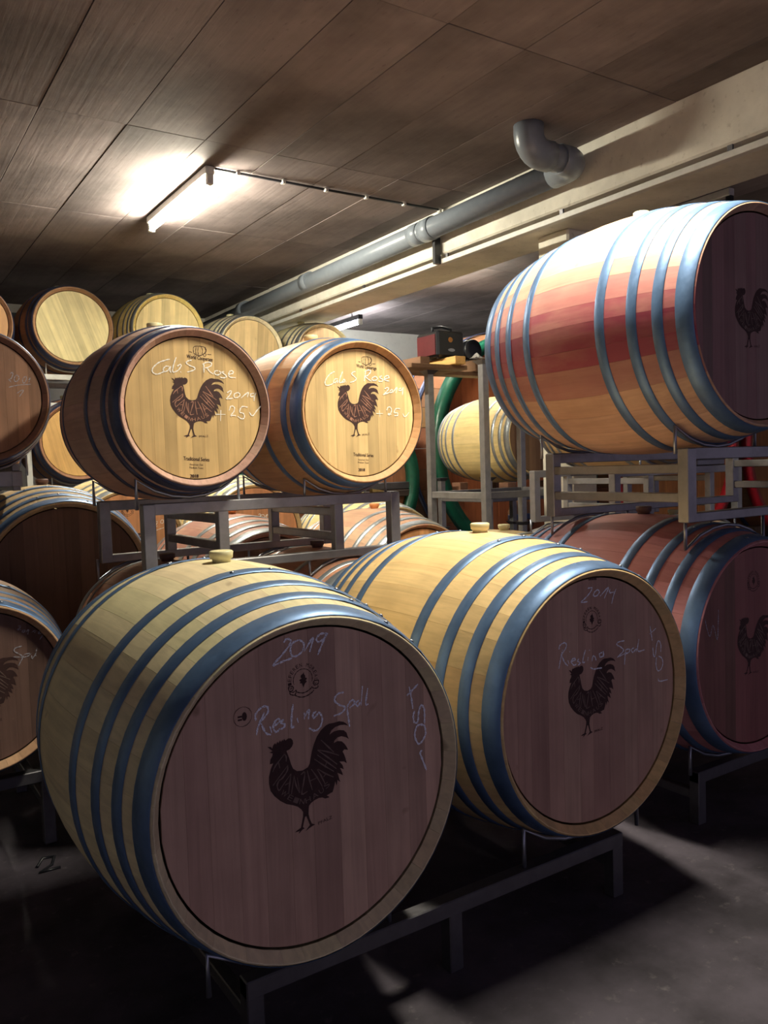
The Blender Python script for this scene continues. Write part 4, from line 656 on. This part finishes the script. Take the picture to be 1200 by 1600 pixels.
# tall post rack (pallet frames with cup feet)
def post_bay(label, x0, x1, y0, y1, zb, ztop, blocks):
    t = thing('post_rack', label, 'rack', (x0, y0, 0)); h = .027; w, d = x1-x0, y1-y0
    for (px, py) in ((0, 0), (w, 0), (0, d), (w, d)):
        m = MB(); m.box((px-h, py-h, 0), (px+h, py+h, ztop), .003); o = m.build('post', STEEL, t)
        for z in (zb-.29, ztop):
            m = MB(); m.add([(px-h, py-h, z-.03), (px+h, py-h, z-.03), (px+h, py+h, z-.03), (px-h, py+h, z-.03), (px-.055, py-.055, z), (px+.055, py-.055, z), (px+.055, py+.055, z), (px-.055, py+.055, z)], [(0, 1, 5, 4), (1, 2, 6, 5), (2, 3, 7, 6), (3, 0, 4, 7), (4, 5, 6, 7), (3, 2, 1, 0)]); m.build('post_cup', STEELD, t)
    for px in (0, w):
        m = MB(); m.box((px-.022, h, zb-.05), (px+.022, d-h, zb), .003); m.build('side_bar', STEEL, t)
    for py in (.0, d):
        m = MB(); m.box((h, py-.022, zb-.05), (w-h, py+.022, zb), .003); m.build('cross_bar', STEELD, t)
        for px in ((.22, w-.22) if blocks else ()):
            m = MB(); m.box((px-.05, py-.06, zb), (px+.05, py+.06, zb+.115), .006); m.build('wood_block', PINE, t, (.22, .11, .07, 0))
    return t
zb = EYE - .205
post_bay('tall steel post rack with cup feet in front of the yellow barrel', 3.80, 4.74, 4.45, 5.09, zb, EYE+.725, False)
post_bay('low steel post rack under the yellow barrel before the green rimmed cask', 4.62, 5.50, 5.38, 6.04, EYE+.215-.5, EYE-.12, True)

# platform with heater and hose reel
pl = thing('plank_platform', 'dark wooden plank platform on top of the left tall post', 'platform', (3.80, 5.07, EYE+.725))
for i, y in enumerate((-.06, .10, .26)):
    m = MB(); m.box((-.27, y-.075, 0), (.26 if i < 2 else .80, y+.075, .032), .004); m.build('plank', PINE, pl, (.20, .11, .06, 0))
m = MB(); m.box((.09, -.20, .032), (.19, .34, .092), .004); m.build('timber_beam', PINE, pl, (.72, .42, .14, 0))
m = MB(); m.box((-.15, -.08, .032), (-.06, .34, .092), .004); m.build('timber_beam', PINE, pl, (.22, .12, .07, 0))
m = MB(); m.box((.56, .13, .032), (.79, .335, .125), .004); m.build('timber_block', PINE, pl, (.20, .11, .06, 0))
z0 = EYE+.725+.092
ht = thing('heater_case', 'black box shaped heater with red side on the plank platform', 'heater', (3.96, 5.12, z0))
m = MB(); m.box((-.145, -.13, .012), (.145, .18, .245), .018); m.build('case', DARKP, ht)
m = MB(); m.box((-.152, -.10, .03), (-.144, .16, .215), .003); m.build('side_panel', REDP, ht)
m = MB(); m.tube([(-.10, 0, .24), (-.10, 0, .285), (.0, 0, .30), (.10, 0, .285), (.10, 0, .24)], .013, 8); m.build('handle', DARKP, ht)
m = MB(); m.lathe([(.022, 0), (.024, .004), (.012, .006)], 16, 'y', (-.01, -.136, .165)); m.build('knob', plain('amber', (.6, .25, .05)), ht)
m = MB(); m.lathe([(.02, 0), (.022, .003), (.015, .004)], 16, 'y', (0, -.134, .105)); o = m.build('badge', RODM, ht); o.scale = (1.7, 1, .7)
for px in (-.10, .10):
    m = MB(); m.lathe([(.018, 0), (.02, .005), (.016, .014)], 12, 'z', (px, -.08, 0)); m.build('foot', DARKP, ht)
ht.scale = (.9, .9, .85)
hr = thing('hose_reel', 'black round hose reel beside the heater', 'reel', (4.44, 5.35, EYE+.851))
m = MB(); N = 28
m.lathe([(.045, .0), (.105, .0), (.115, .012), (.105, .024), (.05, .03), (.05, .07), (.105, .076), (.115, .088), (.105, .10), (.04, .10)], 28, 'y', (0, -.05, .118)); m.build('drum', DARKP, hr)
m = MB(); m.tube([(.06*math.cos(a)+.0, .0, .118+.06*math.sin(a)) for a in [2*PI*i/20 for i in range(21)]], .012, 6); m.build('hose', plain('blue_grey_hose', (.10, .11, .18), .4), hr)
m = MB(); m.box((-.06, -.02, 0), (.06, .02, .02), .004); m.build('foot', DARKP, hr)
hr.scale = (.8, .8, .8)
rg = MB(); rs = random.Random(3); G = 6
vs = [((i/G-.5)*.12, (j/G-.5)*.08, .012+.05*max(0, 1-abs(i/G-.5)*2.2)*max(0, 1-abs(j/G-.5)*2)+rs.uniform(0, .012)) for i in range(G+1) for j in range(G+1)]
vs2 = [(x, y, .0) for x, y, z in vs]; n = len(vs)
fs = [(i*(G+1)+j, i*(G+1)+j+1, (i+1)*(G+1)+j+1, (i+1)*(G+1)+j) for i in range(G) for j in range(G)]
rg.add(vs, fs); rg.add(vs2, [f_[::-1] for f_ in fs])
o = rg.build('rag', plain('white_cloth', (.8, .78, .76), .9), None); o.location = (4.42, 5.25, EYE+.725+.1255); tag(o, 'small white crumpled rag before the hose reel', 'rag')

# ------------------------------------------------------------------ big wooden casks
def cask(label, x, y, z, rx, rz, L, rim, headc, bar=False, door=False):
    t = thing('wine_cask', label, 'cask', (x, y, 0)); N = 72
    def ring(m, prof):
        vs = []; fs = []; K = len(prof)
        for i in range(N):
            a = 2*PI*i/N
            for (dr, yy) in prof: vs.append(((rx+dr)*math.cos(a), yy, z+(rz+dr)*math.sin(a)))
        for i in range(N):
            i2 = (i+1) % N
            for j in range(K): fs.append((i*K+j, i2*K+j, i2*K+(j+1) % K, i*K+(j+1) % K))
        m.add(vs, fs, True)
    m = MB(); ring(m, [(0, 0), (.02, .10), (-.10, .10), (-.10, 0)]); m.build('rim', rim, t)
    # body staves
    for i in range(36):
        a0 = 2*PI*i/36+.002; a1 = 2*PI*(i+1)/36-.002; m = MB(); vs = []
        for yy, dr in ((.08, -.005), (L*.3, .05), (L*.6, .07), (L, .0)):
            for a in (a0, (a0+a1)/2, a1): vs.append(((rx+dr)*math.cos(a), yy, z+(rz+dr)*math.sin(a)))
            for a in (a1, a0): vs.append(((rx+dr-.06)*math.cos(a), yy, z+(rz+dr-.06)*math.sin(a)))
        fs = [(r*5+j, r*5+(j+1) % 5, (r+1)*5+(j+1) % 5, (r+1)*5+j) for r in range(3) for j in range(5)] + [(0, 1, 2, 3, 4), (15, 16, 17, 18, 19)]
        m.add(vs, fs); m.build('stave', WOOD, t, (*(q*random.uniform(.85, 1.1) for q in (.26, .12, .06)), 0))
    for s in (.3, .62):
        m = MB(); ring(m, [(.065, L*s), (.075, L*s), (.075, L*s+.07), (.065, L*s+.07)]); m.build('hoop', HOOPD, t)
    m = MB(); vs = [((rx-.09)*math.cos(2*PI*i/N), .12, z+(rz-.09)*math.sin(2*PI*i/N)) for i in range(N)]; vs += [(p[0], .16, p[2]) for p in vs]
    m.add(vs, [tuple(range(N)), tuple(range(N, 2*N))[::-1]] + [(i, (i+1) % N, N+(i+1) % N, N+i) for i in range(N)]); hd = m.build('head', VOID, t)
    nb = int(round(2*rx/.17)); a_, b_ = rx-.095, rz-.095
    for i in range(nb):
        xa = -a_ + 2*a_*i/nb + .002; xb = -a_ + 2*a_*(i+1)/nb - .002; m = MB(); P = []
        for q in range(5): xx = xa+(xb-xa)*q/4; P.append((xx, b_*math.sqrt(max(0, 1-(xx/a_)**2))))
        P = P + [(p, -q) for p, q in P[::-1]]; n = len(P); dy = random.uniform(0, .003)
        m.add([(p, .09+dy, z+q) for p, q in P] + [(p, .12, z+q) for p, q in P], [tuple(range(n)), tuple(range(n, 2*n))[::-1]] + [(j, (j+1) % n, n+(j+1) % n, n+j) for j in range(n)])
        c = random.uniform(.85, 1.12); m.build('head_board', HEAD, hd, (*(q*c for q in headc), 0))
    if bar:
        m = MB(); m.box((-rx+.12, .03, z-.10), (rx-.1, .075, z-.03), .006); m.build('cross_iron', STEELD, t)
        m = MB(); m.box((-rx+.12, .02, z-.17), (rx-.1, .085, z-.105), .006); m.build('cross_timber', PINE, t, (.05, .035, .03, 0))
    if door:
        m = MB(); m.lathe([(.15, .05), (.19, .06), (.19, .09)], 24, 'y', (0, 0, z-.75)); m.build('door', HEAD, t, (.22, .11, .06, 0))
        m = MB(); m.box((-.22, .02, z-.78), (.22, .05, z-.72), .005); m.build('door_bar', HOOPD, t)
    for s in (-1, 1):
        m = MB(); xx = s*rx*.55; zz = z - rz*math.sqrt(1-.55**2)
        m.box((xx-.12, .15, 0), (xx+.12, L-.1, zz-.07), .01); m.build('support_block', PINE, t, (.14, .09, .06, 0))
    return t
cask('huge wooden cask with green painted rim and orange head behind the tall posts', 6.06, 6.45, E_(.17), 1.17, 1.18, 1.0, GREEN, (.46, .14, .05), door=True)
cask('huge wooden cask with green rim and iron crossbar behind the right chalked barrel', 3.74, 6.45, E_(-.12), .93, .84, .85, GREEN, (.34, .14, .07), bar=True)
cask('huge wooden cask with red painted rim seen under the topmost big barrel', 8.66, 6.45, E_(.10), 1.22, 1.22, 1.0, REDRIM, (.55, .22, .07))
cask('huge wooden cask with red rim at the right edge beyond the racks', 11.22, 6.45, E_(.10), 1.12, 1.22, 1.0, REDRIM, (.50, .20, .07))
